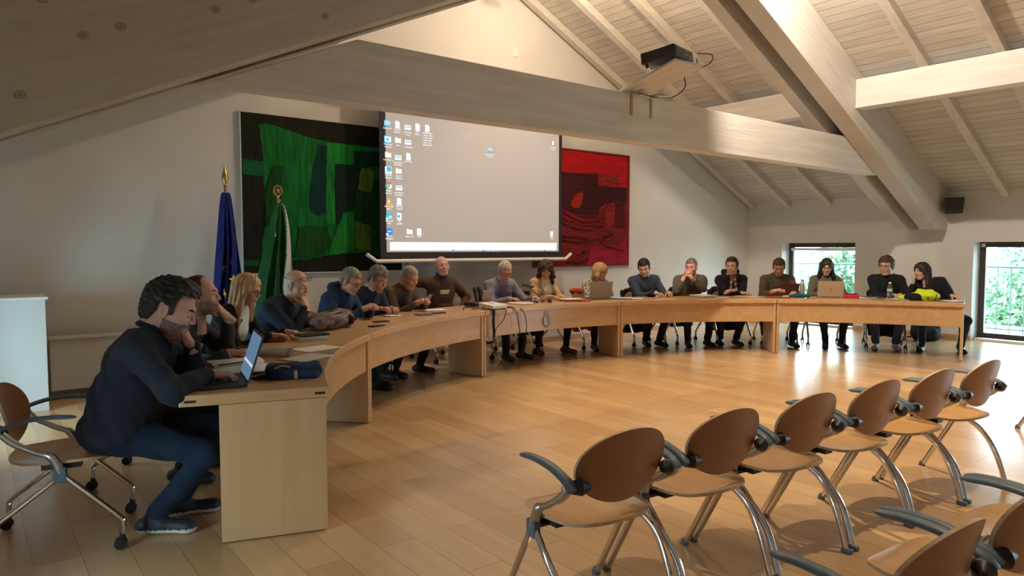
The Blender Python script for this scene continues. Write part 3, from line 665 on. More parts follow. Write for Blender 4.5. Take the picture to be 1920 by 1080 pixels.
def person(label, loc, rz, *, top=(.05, .06, .09), top_name='sweater', legs=(.03, .035, .05), shoe=(.02, .02, .02), skin='mid', hair='short', hairc=(.03, .025, .02),
           lean=18, side=0, twist=0, head=(0, -15, 0), lh=None, rh=None, lhd=None, rhd=None, curl=(.3, .3), lf=None, rf=None, bulk=1.0, scale=1.0, fem=False, fat=0.0,
           glasses=None, collar=None, shirt=None, vneck=.0, stripes=None, hood=False, res=.011, hres=.0045, eyes='down', beard=None, hipz=.53, gold=None, seed=1, wr=.0045,
           lel=None, rel=None, each=(None, None), sleeve=.90, thumb=(.4, .4), collar_h=0, nose=0.0, sole=None, handup=None, cuff=None, scarf=None, crossed=False, hip=(0, 0), hs=1.0):
    root_loc = Vector(loc); sk = cm(SKIN[skin], .55, noise=(30, .06), bump=(300, .05)); k = scale
    H = Vector((hip[0], hip[1], hipz)); la, sa = R(lean), R(side)
    u1 = Vector((math.sin(sa * .7), math.sin(la * .6), math.cos(la * .6))).normalized(); u2 = Vector((math.sin(sa), math.sin(la * 1.15), math.cos(la * 1.15))).normalized()
    ab = H + u1 * .17 * k; ch = ab + u2 * .17 * k; shc = ab + u2 * .268 * k; nb = ab + u2 * .345 * k + Vector((0, .012, 0))
    tw = R(twist); lat = Matrix.Rotation(tw, 3, u2) @ Vector((1, 0, 0)); lat = (lat - u2 * lat.dot(u2) * .6).normalized(); fwd = u2.cross(lat).normalized() * -1
    if fwd.y < 0: fwd = -fwd
    SW = (.158 if fem else .180) * k * (1 + (bulk - 1) * .5)
    shL = shc - lat * SW + Vector((0, .0, .0)); shR = shc + lat * SW
    hy, hp, hr = [R(v) for v in head]
    Hm = Matrix.Rotation(-hy, 3, 'Z') @ Matrix.Rotation(hp, 3, 'X') @ Matrix.Rotation(hr, 3, 'Y'); hup = Hm @ Vector((0, 0, 1)); hf = Hm @ Vector((0, 1, 0))
    hc = nb + (u2 * .5 + hup * .5).normalized() * .135 * k + hf * .028 + Vector((0, .01, 0)); HM = Matrix.Translation(hc) @ (Hm.to_4x4()) @ Matrix.Scale(k * hs * (.97 if fem else 1.04), 4)
    hl_ = Hm @ Vector((1, 0, 0))
    def target(v, d, q):
        if isinstance(v, str):
            f0 = {'mouth': (.150, -.150, .03), 'cheek': (.115, -.165, .06), 'fist': (.150, -.150, .0), 'clasp': (.185, -.115, .045)}[v]
            t = hc + hf * f0[0] * k + hup * f0[1] * k + hl_ * q * f0[2] * k
            if d is None: d = {'mouth': (-hf * .62 + hup * .75 - hl_ * q * .30, hf * .75 + hup * .55), 'cheek': (-hf * .25 + hup * 1.0 - hl_ * q * .1, hf * .8 + hl_ * q * .5), 'fist': (-hf * .5 + hup * .8 - hl_ * q * .5, hf * .8 + hup * .4), 'clasp': (-hf * .25 + hup * .75 - hl_ * q * .65, hf * .55 + hl_ * q * .8)}[v]
            return t, d
        return Vector(v or (q * .16, .46, .785)), d
    lt, lhd = target(lh, lhd, -1); rt_, rhd = target(rh, rhd, 1)
    eL, wL = ik(shL, lt, .285 * k, .255 * k, lel or (-.5, -.2, -1)); eR, wR = ik(shR, rt_, .285 * k, .255 * k, rel or (.5, -.2, -1))
    rg_ = np.random.RandomState(seed * 7); fl = Vector(lf or (-.12 - .08 * rg_.rand() + .1 * (seed % 5 == 0), .18 + .30 * rg_.rand(), .09)); fr = Vector(rf or (.12 + .08 * rg_.rand() - .1 * (seed % 4 == 1), .18 + .30 * rg_.rand(), .09))
    hL = H + Vector((-.095, .02, -.01)); hR = H + Vector((.095, .02, -.01))
    kL, aL = ik(hL, fl, .43 * k, .42 * k, (-.15, .6, 1)); kR, aR = ik(hR, fr, .43 * k, .42 * k, (.15, .6, 1))
    pts = [H, ab, ch, nb, hc, shL, shR, eL, eR, wL, wR, kL, kR, aL, aR]
    lo = [min(p[i] for p in pts) - .27 for i in range(3)]; hi = [max(p[i] for p in pts) + .27 for i in range(3)]; lo[2] = 0.0
    rotT = Matrix((lat, fwd, u2)).transposed(); B = bulk
    def torso(s, g, arms=True, body=False):
        s.ell(H + Vector((0, -.01, .0)), (.170 * B * k + g, .135 * B * k + g, .115 * k + g), k=.04)
        s.ell(ab + Vector((0, .0, -.02)), (.150 * B * k + g, .112 * B ** 1.6 * k + g, .17 * k + g), rotT, k=.06)
        s.ell(ch, (.165 * B * k + g, .112 * B * k + g, .175 * k + g), rotT, k=.06)
        if fem: s.ell(ch + fwd * .07 - u2 * .02, (.11, .05, .06), rotT, k=.05)
        s.cap(shL + lat * .03, shR - lat * .03, .052 * k + g, k=.05); s.cap(ch + u2 * .09, nb - u2 * .02, .070 * k + g * .5, .054 * k + g * .3, k=.06)
        for q_ in (shL, shR): s.cap(nb - u2 * .045, q_ * .85 + nb * .15 - u2 * .005, .048 * k + g * .5, .044 * k + g, k=.05)
    def arms(s, g, e=1.0, only=None):
        for a, b, c in ((shL, eL, wL), (shR, eR, wR)):
            s.cap(a, b, .049 * k * B + g, .041 * k * B + g, k=.035); s.cap(b, b + (c - b) * e, .041 * k * B + g, (.027 * k + g * .9) * (1 if e > .85 else 1.25), k=.02)
    # skin: torso, limbs and head as one mesh, hands on the same wrists
    s = Sdf(lo, hi, res * 1.25); torso(s, -.012); arms(s, -.002, .99)
    for a, b, c in ((hL, kL, aL), (hR, kR, aR)): s.cap(a, b, .070 * k, .050 * k, k=.04); s.cap(b, c, .048 * k, .033 * k, k=.03)
    V, F = s.mesh(); parts = [(V, F, 0)]
    hv, hF = head_sdf(hres, fem, fat, big_nose=nose).mesh(); c = hv[hF].mean(1); mi = np.zeros(len(hF), int)
    mi[(((np.abs(c[:, 0])) / .023) ** 2 + ((c[:, 2] + .064) / .0085) ** 2 < 1) & (c[:, 1] > .06)] = 2
    if beard is not None:
        mi[(mi == 0) & (c[:, 2] < -.038 + .9 * np.clip(.02 - c[:, 1], -.03, .03) * 0 - .0) & (c[:, 1] > .0) & (c[:, 2] > -.125) & ((c[:, 2] < -.075) | (np.abs(c[:, 0]) > .034) | ((c[:, 2] > -.056) & (c[:, 2] < -.042)))] = 4
    e = (((np.abs(c[:, 0]) - .032) / .0125) ** 2 + ((c[:, 2] - (.0 if eyes == 'open' else -.0055)) / (.0062 if eyes == 'open' else .0028)) ** 2 < 1) & (c[:, 1] > .06); mi[e] = 3
    parts.append((xf(hv, HM), hF, mi))
    if eyes == 'open':
        for q in (-1, 1):
            ev, ef = uvs((q * .0318, .0765, .0), .0118, 8); parts.append((xf(ev, HM), ef, 5)); ev, ef = uvs((q * .0318 + .0, .0862, -.0005), .0045, 6, (1, .6, 1)); parts.append((xf(ev, HM), ef, 3))
    for q in (-1, 1):   # eyebrows
        b = Sdf((-.07, .04, 0), (.07, .12, .05), .003); b.cap((q * .014, .0925, .0215), (q * .034, .0875, .0265), .0050, .0048, k=.003); b.cap((q * .034, .0875, .0265), (q * .048, .074, .022), .0048, .003, k=.003)
        bv, bf = b.mesh(); parts.append((xf(bv, HM), bf, 1))
    for th, el, w, hd, cu, ea, tb in ((1, eL, wL, lhd, curl[0], each[0], thumb[0]), (-1, eR, wR, rhd, curl[1], each[1], thumb[1])):
        fd = (w - el).normalized()
        if hd is None: y = Vector((fd.x * .6, fd.y, fd.z * .15 - .05)); z = Vector((0, 0, 1))
        else: y, z = hd
        # left hand palm down has its thumb towards +x
        v, f = hand_mesh(th, cu, h=.0035 if hres < .004 else .004, each=ea, thumb=tb); parts.append((xf(v, frame(w, y, z) @ Matrix.Scale(k * (.90 if fem else 1.0), 4)), f, 0))
    V, F, I = join(parts)
    lip = cm((SKIN[skin][0] * .82, SKIN[skin][1] * .58, SKIN[skin][2] * .60), .45); hairm = cm(hairc, .55, noise=(40, .35, (1, 1, .25)), spec=.35); dk = cm((.02, .014, .01), .25); sc_ = SKIN[skin]
    bd = cm(beard if beard is not None else (.1, .08, .07), .8, noise=(90, .3)); wh = cm((.75, .72, .68), .3)
    body = mesh_obj('person', V, F, [sk, hairm, lip, dk, bd, wh], None, True, I)
    body.location = root_loc; body.rotation_euler = (0, 0, rz); tag(body, label, 'person', 'people around the horseshoe')
    # hair
    if hair:
        v, f = hair_sdf(hair, hres, seed).mesh(); mesh_obj('hair', xf(v, HM), f, hairm, body, True)
        if gold: pass
    # top
    g = .016 if not fem else .012
    s = Sdf(lo, hi, res); torso(s, g); arms(s, g * .8, sleeve)
    if hood:
        b = nb - fwd * .085 + u2 * .02
        s.cap(b - lat * .09, b + lat * .09, .045, k=.03); s.cap(b - lat * .09, nb - lat * .075 + fwd * .05 - u2 * .02, .045, .028, k=.03); s.cap(b + lat * .09, nb + lat * .075 + fwd * .05 - u2 * .02, .045, .028, k=.03)
    x, y, z = s.grid()
    pr = (x - H.x) * 0 + z - (H.z - .045)
    s.wrinkle(wr, 21, seed); s.wrinkle(wr * .45, 47, seed + 3)
    s.cut(-pr)
    # neckline
    nc = nb + u2 * (.035 + collar_h); s.ell(nc + fwd * .01 + u2 * .02, (.060, .062, .045), rotT, k=.01, op='s')
    if vneck:
        a = nb + fwd * .12 + u2 * .02; b_ = nb + fwd * .13 - u2 * vneck; s.cap(a, b_, .055, .004, k=.012, op='s')
    V, F = s.mesh(); mats = [cloth(top)]; mi = None
    if stripes:
        c = V[F].mean(1); d = (c - np.array(ch)) @ np.array(u2); fr_ = (c - np.array(ch)) @ np.array(fwd) > 0; la_ = np.abs((c - np.array(ch)) @ np.array(lat)); mi = np.zeros(len(F), int)
        for n_, (z0, z1, col, wmax) in enumerate(stripes): mi[(d > z0) & (d < z1) & fr_ & (la_ < wmax)] = n_ + 1; mats.append(cloth(col))
    mesh_obj(top_name, V, F, mats, body, True, mi)
    # an inner shirt shows in the opening
    if shirt is not None:
        s = Sdf(lo, hi, res); torso(s, .006); x, y, z = s.grid(); dx = np.abs((x - nb[0]) * lat[0] + (y - nb[1]) * lat[1] + (z - nb[2]) * lat[2]); du = (x - nb[0]) * u2[0] + (y - nb[1]) * u2[1] + (z - nb[2]) * u2[2]
        df = (x - ch[0]) * fwd[0] + (y - ch[1]) * fwd[1] + (z - ch[2]) * fwd[2]
        op = shirt[1]; s.D = s.D - .012 * (op > .3); s.cut(np.maximum(dx - (.075 + .03 * np.clip(-du / .3, 0, 1) if op > .3 else .05), np.maximum(-du - (op), np.maximum(.0 - df, du - .03))))
        V, F = s.mesh(); mesh_obj('shirt', V, F, cloth(shirt[0]), body, True)
    if collar is not None:
        s = Sdf([nb[i] - .16 for i in range(3)], [nb[i] + .16 for i in range(3)], .004); n = 16; rr = .062 * (.9 if fem else 1.0) * (1 + fat * .6) * (1 + (hs - 1) * .8)
        P = []
        for i in range(n + 1):
            a = R(-60) + R(300) * i / n - PI / 2 - R(90) + R(0); a = R(120) + R(300) * i / n
            P.append(nb + u2 * .022 + (lat * math.cos(a) + fwd * math.sin(a)) * rr)
        for i in range(n): s.cap(P[i] + u2 * .012, P[i + 1] + u2 * .012, .007, k=.003); s.cap(P[i] - u2 * .006 + (P[i] - nb).normalized() * .01, P[i + 1] - u2 * .006 + (P[i + 1] - nb).normalized() * .01, .008, k=.004)
        for i, q in ((0, -1), (n, 1)): s.cap(P[i], P[i] + fwd * .012 - u2 * .034 + lat * q * .020, .012, .006, k=.005)
        V, F = s.mesh(); mesh_obj('collar', V, F, cloth(collar, .05), body, True)
    if scarf is not None:
        s = Sdf([nb[i] - .3 for i in range(3)], [nb[i] + .3 for i in range(3)], .006)
        for i in range(12): a, b_ = 2 * PI * i / 12, 2 * PI * (i + 1) / 12; f_ = lambda t: nb + u2 * (.02 - .02 * math.sin(t)) + (lat * math.cos(t) + fwd * math.sin(t)) * .078; s.cap(f_(a), f_(b_), .020, k=.01)
        for q in (-1, 1): s.cap(nb + fwd * .09 + lat * q * .02, nb + fwd * .16 - u2 * .22 + lat * q * .045, .020, .024, k=.01)
        s.wrinkle(.003, 60, seed); V, F = s.mesh(); c = V[F].mean(1); mesh_obj('scarf', V, F, [cloth(scarf), cloth((.30, .05, .06)), cloth((.35, .36, .30))], body, True, (np.floor(c[:, 2] * 40 + c[:, 0] * 30) % 3).astype(int))
    # trousers
    s = Sdf(lo, hi, res); s.ell(H + Vector((0, -.01, -.01)), (.172 * B * k, .138 * B * k, .112 * k), k=.04)
    for a, b, c in ((hL, kL, aL), (hR, kR, aR)): s.cap(a, b, .084 * k * min(B, 1.15), .064 * k, k=.045); s.cap(b, c + (b - c) * .06, .060 * k, .050 * k if not fem else .042, k=.02)
    s.wrinkle(.004, 24, seed + 5); x, y, z = s.grid(); s.cut(z - (H.z + .08) + 0 * x + 0 * y); V, F = s.mesh(); mesh_obj('trousers', V, F, cloth(legs, .15), body, True)
    # shoes
    for a, kn, q in ((aL, kL, -1), (aR, kR, 1)):
        d = Vector((q * .18, 1, 0)).normalized(); pit = 0
        base = Vector((a.x, a.y, 0)); zoff = a.z - .09
        s = Sdf((a.x - .2, a.y - .2, a.z - .12 + 0), (a.x + .2, a.y + .28, a.z + .1), .006)
        hl = base + Vector((0, 0, zoff)) - d * .055; tp = hl + d * .245
        s.cap(hl + Vector((0, 0, .045)), tp + Vector((0, 0, .034)) - d * .03, .038 * k, .036 * k, k=.01); s.cap(a + Vector((0, 0, .0)), hl + d * .08 + Vector((0, 0, .06)), .043, .038, k=.03); s.ell(tp - d * .03 + Vector((0, 0, .03)), (.042, .045, .03), k=.02)
        x, y, z = s.grid(); s.cut(zoff + .004 - z + 0 * x + 0 * y); s.cut(z - a.z - .045 + 0 * x + 0 * y); V, F = s.mesh(); c = V[F].mean(1); mi = (c[:, 2] < zoff + (.030 if sole else .016)).astype(int)
        mesh_obj('shoe', V, F, [cm(shoe, .55, bump=(150, .2)), cm(sole or (.05, .045, .04), .6)], body, True, mi)
    if glasses is not None:
        m = MB(); up = glasses == 'up'
        gz, gy = (.003, .101) if not up else (.078, .088)
        T = Matrix.Rotation(R(34), 4, 'X') if up else Matrix.Identity(4); T = Matrix.Translation((0, gy, gz)) @ T if up else Matrix.Translation((0, gy, gz))
        gc = (.03, .025, .025) if glasses != 'metal' else (.25, .24, .23)
        for q in (-1, 1):
            P = [T @ Vector((q * .034 + .0255 * math.copysign(abs(math.cos(t)) ** .8, math.cos(t)), 0 - .004 * abs(math.cos(t)) * 1, .0185 * math.copysign(abs(math.sin(t)) ** .8, math.sin(t)) - .004)) for t in [2 * PI * i / 20 for i in range(21)]]
            m.tube(P, .0022, 6)
            m.tube([T @ Vector((q * .060, -.002, .006)), T @ Vector((q * .078, -.02, .006)), T @ Vector((q * .083, -.09, .004 if not up else .0)), T @ Vector((q * .080, -.118, -.014))], .0021, 6)
        m.tube([T @ Vector((-.010, 0, .002)), T @ Vector((0, .003, .005)), T @ Vector((.010, 0, .002))], .002, 6)
        V = xf(np.array(m.V), HM); n = MB(); n.V = [tuple(p) for p in V]; n.F = m.F; n.I = m.I; n.build('glasses', cm(gc, .3), body, smooth=True)
    if cuff is not None:
        m = MB()
        for el, w in ((eL, wL), (eR, wR)):
            d = (w - el).normalized(); m.tube([w - d * .045, w - d * .005], [.033, .032], 14)
        m.build('cuff', cloth(cuff, .05), body, smooth=True)
    if gold:
        d = (wR - eR).normalized() if gold == 'r' else (wL - eL).normalized(); w = wR if gold == 'r' else wL
        MB().tube([w - d * .012, w + d * .004], .031, 16).build('watch', M['black'], body, smooth=True)
    body['hd'] = 0; del body['hd']
    return body, dict(hc=hc, nb=nb, ch=ch, fwd=fwd, lat=lat, u2=u2, wL=wL, wR=wR, HM=HM, eL=eL, eR=eR)

# ------------------------------------------------------------------ the people
FACE_IN = lambda a: R(a) + PI / 2          # local +y looks at the centre of the horseshoe
_first = [True]
def seat_chair(x, y, rz, label):
    c = ch1 if _first[0] else copy_tree(ch1); _first[0] = False
    c.location = (x, y, 0); c.rotation_euler = (0, 0, rz); c['label'] = label; return c
def sit(ang, r, label, chair_label, turn=0, chair_turn=0, **k):
    p = pol(ang, r); rz = FACE_IN(ang) + R(turn); f = Vector((-math.sin(rz), math.cos(rz), 0))
    seat_chair(p.x, p.y, rz + R(chair_turn), chair_label)
    return person(label, (p.x + f.x * .0, p.y + f.y * .0, 0), rz, **k)
MRZ = math.atan2(-.38, .925) - PI / 2
seat_chair(.35, 4.03, math.atan2(-.25, .97) - PI / 2, 'castor armchair with its plywood back showing behind the person at the far left')
def w2l(P, loc, rz): d = Vector(P) - Vector(loc); c, s = math.cos(-rz), math.sin(-rz); return (d.x * c - d.y * s, d.x * s + d.y * c, d.z)
ML = (.60, 3.99, 0)
person('person in dark navy zip jacket with a hand over the mouth, at the black laptop', ML, MRZ,
       top=(.016, .022, .034), top_name='jacket', legs=(.012, .024, .050), shoe=(.02, .025, .035), sole=(.75, .8, .82), skin='red', hair='quiff', hairc=(.014, .012, .011),
       lean=17, hs=1.17, head=(4, -22, 0), lh='mouth', rh=(.12, .44, .80), rhd=((-.25, 1, -.15), (0, 0, 1)), each=((.55, .6, .65, .7), None), curl=(.6, .35),
       lel=(-.3, .6, -1), rel=(.9, -.5, -.25), bulk=1.27, scale=1.0, fat=.10, beard=(.22, .13, .10), res=.009, hres=.0029, seed=2, wr=.0062, lf=(-.10, .24, .09), rf=(.12, .16, .09), gold='l', cuff=(.05, .08, .10), hipz=.52, collar=(.018, .024, .036))
P_ = [
 dict(a=149.0, r=5.52, l='bald bearded person in dark grey sweater over light blue shirt, chin on fist', eyes='open', c='castor armchair of the person in the grey sweater', top=(.035, .037, .036), collar=(.35, .45, .52), skin='red', hair='receding', hairc=(.05, .04, .035), lean=23, head=(0, 4, 0), lh='fist', curl=(.85, .35), rh=(.13, .47, .79), beard=(.36, .21, .155), bulk=1.05, cuff=(.5, .5, .48), seed=3, sc=1.0, hres=.0038, legs=(.02, .02, .025), fat=.03),
 dict(a=139.5, r=5.50, l='blonde person with long straight hair, glasses, black jacket and white shirt', c='castor armchair of the blonde person in the black jacket', top=(.014, .014, .016), tn='jacket', shirt=((.75, .72, .66), .34), vneck=.20, skin='red', hair='long', hairc=(.52, .34, .17), lean=19, head=(4, -16, 0), lh=(-.12, .50, .79), rh=(.10, .46, .79), fem=True, glasses='dark', seed=4, hres=.0038, sc=.98),
 dict(a=131.3, r=5.52, l='bald heavy person in navy jacket with glasses pushed up on the head', c='castor armchair of the bald person with glasses on the head', top=(.022, .034, .065), tn='jacket', skin='fair', hair='fringe', hairc=(.5, .45, .4), lean=27, head=(8, -14, 0), rh='mouth', lh=(-.18, .46, .80), bulk=1.18, glasses='up', curl=(.3, .35), seed=5, fat=.10, hres=.0038, sc=1.02, rel=(.3, .4, -1), each=(None, (.2, .35, .4, .45))),
 dict(a=120.8, r=5.50, l='person in hooded navy rain jacket and glasses, grey hair, hands raised over the table', c='castor armchair of the person in the hooded jacket', top=(.022, .042, .10), tn='jacket', hood=True, skin='red', hair='short', hairc=(.22, .19, .16), lean=24, head=(4, -24, 0), lh=(-.06, .50, .84), rh=(.08, .48, .84), lhd=((.5, .8, .3), (-.5, .2, .8)), rhd=((-.4, .8, .35), (.5, 0, .8)), glasses='dark', seed=6, bulk=1.1),
 dict(a=115.0, r=5.58, l='grey curly haired person in dark navy jacket with white collar, writing', c='castor armchair of the curly haired person in navy', top=(.022, .03, .055), tn='jacket', collar=(.75, .75, .78), skin='red', hair='curly', hairc=(.14, .13, .12), lean=27, head=(6, -26, 0), lh=(-.02, .50, .80), rh=(.16, .47, .81), curl=(.5, .55), seed=7, bulk=1.1, sc=1.02),
 dict(a=109.6, r=5.52, l='short grey haired person in brown leather jacket holding a phone', c='castor armchair of the person in the leather jacket', top=(.085, .062, .048), tn='leather_jacket', shirt=((.02, .02, .022), .26), vneck=.14, skin='red', hair='crop', hairc=(.30, .26, .22), lean=25, head=(2, -22, 0), lh=(-.04, .50, .83), rh=(.09, .47, .83), lhd=((.4, .8, .3), (-.6, .2, .7)), rhd=((-.4, .8, .3), (.6, 0, .7)), curl=(.45, .5), seed=8, bulk=1.12, fat=.06),
 dict(a=98.8, r=5.72, l='bald person leaning back in brown corduroy jacket over a striped sweater', eyes='open', c='castor armchair of the bald person leaning back', turn=-6, top=(.075, .038, .022), tn='jacket', shirt=((.045, .022, .028), .40), vneck=.24, skin='red', hair='fringe', hairc=(.35, .28, .24), lean=2, head=(18, 8, 4), rh=(.52, .05, .98), lh=(-.24, .16, .66), rhd=((1, .1, -.5), (0, -.3, 1)), rel=(.2, -1, .3), lel=(-1, -.4, -.1), seed=9, bulk=1.06, scarfring=(.02, .02, .024), stripe=True, sc=1.03),
 dict(a=91.2, r=5.50, l='grey haired person with glasses in lavender sweater over a striped shirt, reading down', c='castor armchair of the person in the lavender sweater', top=(.22, .21, .30), collar=(.65, .67, .75), skin='red', hair='grey', hairc=(.42, .38, .32), lean=16, head=(12, -26, 0), rh=(.10, .44, .79), lh=(-.26, .50, .79), glasses='dark', seed=10, bulk=1.1, stripe2=True, cuff=(.6, .62, .7)),
 dict(a=83.6, r=5.48, l='person with dark curly hair in beige blazer over a cream top', c='castor armchair of the person in the beige blazer', top=(.55, .38, .22), tn='blazer', shirt=((.72, .68, .60), .34), vneck=.22, skin='red', hair='curly_long', hairc=(.045, .022, .018), lean=14, head=(32, -28, 0), rh=(.10, .43, .79), lh=(-.06, .46, .79), fem=True, seed=11, shoe=(.12, .07, .05), legs=(.02, .02, .03)),
 dict(a=74.5, r=5.50, l='person with short blonde bob in patterned cream blouse looking at a phone', eyes='open', c='castor armchair of the blonde person with the phone', top=(.50, .47, .40), tn='blouse', skin='red', hair='bob', hairc=(.42, .27, .13), lean=20, head=(-34, -12, 0), rh=(.06, .44, .80), lh=(-.06, .44, .84), lhd=((.3, .8, .3), (-.6, .2, .7)), fem=True, glasses='dark', seed=12, pattern=True, sc=.95),
 dict(a=65.6, r=5.50, l='dark haired person in navy v-neck sweater over white shirt, holding a phone', c='castor armchair of the person in the navy sweater', top=(.038, .052, .085), collar=(.70, .72, .76), vneck=.07, skin='fair', hair='short', hairc=(.012, .01, .01), lean=12, head=(30, -22, 6), rh=(.02, .46, .79), lh=(-.18, .46, .80), seed=13, bulk=1.04, side=4, legs=(.02, .022, .03)),
 dict(a=58.2, r=5.50, l='person in grey brown sweater with hands clasped in front of the face', eyes='open', c='castor armchair of the person with clasped hands', top=(.095, .080, .066), skin='red', hair='crop', hairc=(.13, .10, .085), lean=14, head=(38, -8, 0), rh='clasp', lh='clasp', curl=(.55, .55), sleeve=.55, seed=14, bulk=1.14, fat=.05, lel=(-.6, .5, -1), rel=(.6, .5, -1), beard=(.3, .2, .16)),
 dict(a=51.6, r=5.50, l='person with short dark curly hair, black coat and striped scarf, arms crossed on desk', eyes='open', c='castor armchair of the person in the black coat', top=(.014, .014, .022), tn='coat', scarf=(.12, .10, .09), skin='fair', hair='quiff', hairc=(.035, .03, .028), lean=12, head=(30, -4, 0), rh=(-.04, .45, .79), lh=(.06, .43, .82), lhd=((1, .3, 0), (0, 0, 1)), rhd=((-.8, .6, -.05), (0, 0, 1)), hood=True, seed=15, bulk=1.02),
 dict(a=44.4, r=5.48, l='person in brown button shirt looking down at a dark red tablet', c='castor armchair of the person in the brown shirt', top=(.115, .09, .062), tn='button_shirt', collar=(.12, .095, .065), skin='red', hair='short', hairc=(.06, .045, .035), lean=10, head=(10, -24, 0), rh=(.12, .42, .82), lh=(-.14, .44, .80), rhd=((-.6, .8, .2), (.4, 0, .8)), seed=16, bulk=1.1, vneck=.06, sleeve=.6),
 dict(a=37.3, r=5.48, l='person with long dark hair and glasses in grey cardigan behind the silver laptop', c='castor armchair of the person behind the silver laptop', top=(.13, .115, .085), tn='cardigan', shirt=((.012, .012, .014), .30), vneck=.14, skin='fair', hair='long', hairc=(.022, .018, .017), lean=10, head=(8, -16, 0), rh=(.14, .42, .79), lh=(-.14, .42, .79), fem=True, glasses='dark', seed=17),
 dict(a=28.8, r=5.50, l='young person with wavy brown hair and round glasses in plain black sweater', eyes='open', c='castor armchair of the young person in the black sweater', top=(.012, .013, .015), skin='fair', hair='curly', hairc=(.060, .032, .022), lean=12, head=(26, -8, 0), rh=(-.04, .44, .79), lh=(-.14, .45, .79), glasses='round', seed=18, legs=(.05, .07, .12), shoe=(.42, .38, .42), sc=1.03, curl=(.4, .4), rf=(.13, .30, .09), lf=(-.12, .28, .09)),
 dict(a=21.7, r=5.54, l='person with very long dark hair in black top leaning sideways on one hand', eyes='open', c='castor armchair of the person leaning sideways', top=(.014, .015, .020), skin='fair', hair='long_dark', hairc=(.028, .020, .018), lean=20, side=24, head=(48, -4, 8), rh='cheek', lh=(-.14, .40, .79), lhd=((-.5, .8, -.05), (0, 0, 1)), fem=True, seed=19, legs=(.03, .045, .075), shoe=(.01, .01, .012), rf=(.20, .34, .09), lf=(-.26, .20, .09), bulk=1.15, sc=1.0, rel=(.5, .4, -1)),
]
for q in P_:
    q = dict(q); a = q.pop('a'); r = q.pop('r'); l = q.pop('l'); c = q.pop('c'); tn_ = q.pop('tn', 'sweater'); sc_ = q.pop('sc', 1.0); st = q.pop('stripe', 0); st2 = q.pop('stripe2', 0); pt = q.pop('pattern', 0); sr = q.pop('scarfring', None)
    turn = q.pop('turn', 0)
    if 'legs' not in q: q['legs'] = (.018, .02, .028)
    if st2: q['stripes'] = [(-.4, .13, (.13, .13, .20), .085)]
    b, info = sit(a, r, l, c, turn, top_name=tn_, scale=sc_, **q)
    if st or pt:   # woven stripes across the shirt, flecks on the blouse
        ob = [o for o in b.children if o.name.startswith('shirt' if st else 'blouse')][0]; me = ob.data; co = np.zeros(len(me.polygons) * 3, np.float32); me.polygons.foreach_get('center', co); co = co.reshape(-1, 3)
        if st:
            for c_ in ((.55, .45, .20), (.10, .035, .04), (.16, .11, .05)): me.materials.append(cloth(c_))
            d = (co - np.array(info['ch'])) @ np.array(info['u2']); mi = np.zeros(len(co), np.int32); mi[(d > -.02) & (d < .035)] = 1; mi[(d > -.07) & (d < -.035)] = 2; mi[(d > -.16) & (d < -.14)] = 3; mi[(d < -.20) & (d > -.22)] = 1
        else:
            me.materials.append(cloth((.10, .09, .08))); mi = ((np.sin(co[:, 0] * 90 + 3 * np.sin(co[:, 2] * 60)) * np.sin(co[:, 2] * 110 + 2 * np.sin(co[:, 1] * 70))) > .45).astype(np.int32)
        me.polygons.foreach_set('material_index', mi)
    if sr:
        s = Sdf([info['nb'][i] - .15 for i in range(3)], [info['nb'][i] + .15 for i in range(3)], .006); s.cap(info['nb'] - info['u2'] * .02, info['nb'] + info['u2'] * .055, .078, .066, k=.01); s.wrinkle(.002, 50, 2)
        V, F = s.mesh(); mesh_obj('roll_neck', V, F, cloth(sr), b, True)

# ------------------------------------------------------------------ paintings, screen, flags and wall things
def patch(m, pts, Y, k, th, mi):   # a slab of paint on the canvas; pts are picture positions in a crop (x, y), k maps them on the wall
    P = [k(x, y) for x, y in pts]; Q = []
    for i in range(len(P)):
        a, b = P[i], P[(i + 1) % len(P)]; n = max(1, int(math.hypot(b[0] - a[0], b[1] - a[1]) / .05))
        for j in range(n): t = j / n; Q.append((a[0] + (b[0] - a[0]) * t + random.uniform(-.006, .006), a[1] + (b[1] - a[1]) * t + random.uniform(-.006, .006)))
    Q = [(min(max(x, k.x0), k.x1), min(max(z, 1.152), 2.948)) for x, z in Q]
    m.mat(mi); m.prism(Q, Y - th, Y)
def painting(label, x0, x1, z0, z1, base, cols, patches, k):
    rt = empty('painting', ((x0 + x1) / 2, YB - .03, z0), 0, label, 'painting', 'tall abstract canvases on the gable wall')
    m = MB(); m.mat(0); m.bb((x0, YB - .04, z0), (x1, YB - .001, z1))
    for i, (c, pts) in enumerate(patches): patch(m, pts, YB - .039, k, .004 + .0012 * i, c)
    o = m.build('canvas', cols); o.parent = rt; o.matrix_parent_inverse = Matrix.Translation(-rt.location)
    m = MB()
    for a, b in (((x0 - .012, YB - .045, z0 - .012), (x0, YB - .001, z1 + .012)), ((x1, YB - .045, z0 - .012), (x1 + .012, YB - .001, z1 + .012)), ((x0, YB - .045, z0 - .012), (x1, YB - .001, z0)), ((x0, YB - .045, z1), (x1, YB - .001, z1 + .012))): m.bb(a, b)
    return rt, m
def streak(name, c, amt=.45, st=(9, 1, 1.1), sc=3): return mat(name, c, .8, noise=(sc, amt, st), bump=(sc * 2, .6, st), spec=.2)
def kg(x, y):
    s = (x - 163) / 782; t = 55 + 90 * s; b = 990 - 7 * s; return (2.46 + 1.68 * s * (1 + .10 * s) / 1.1 + .0, 1.15 + 1.80 * (b - y) / (b - t))
kg.x0, kg.x1 = 2.462, 4.468
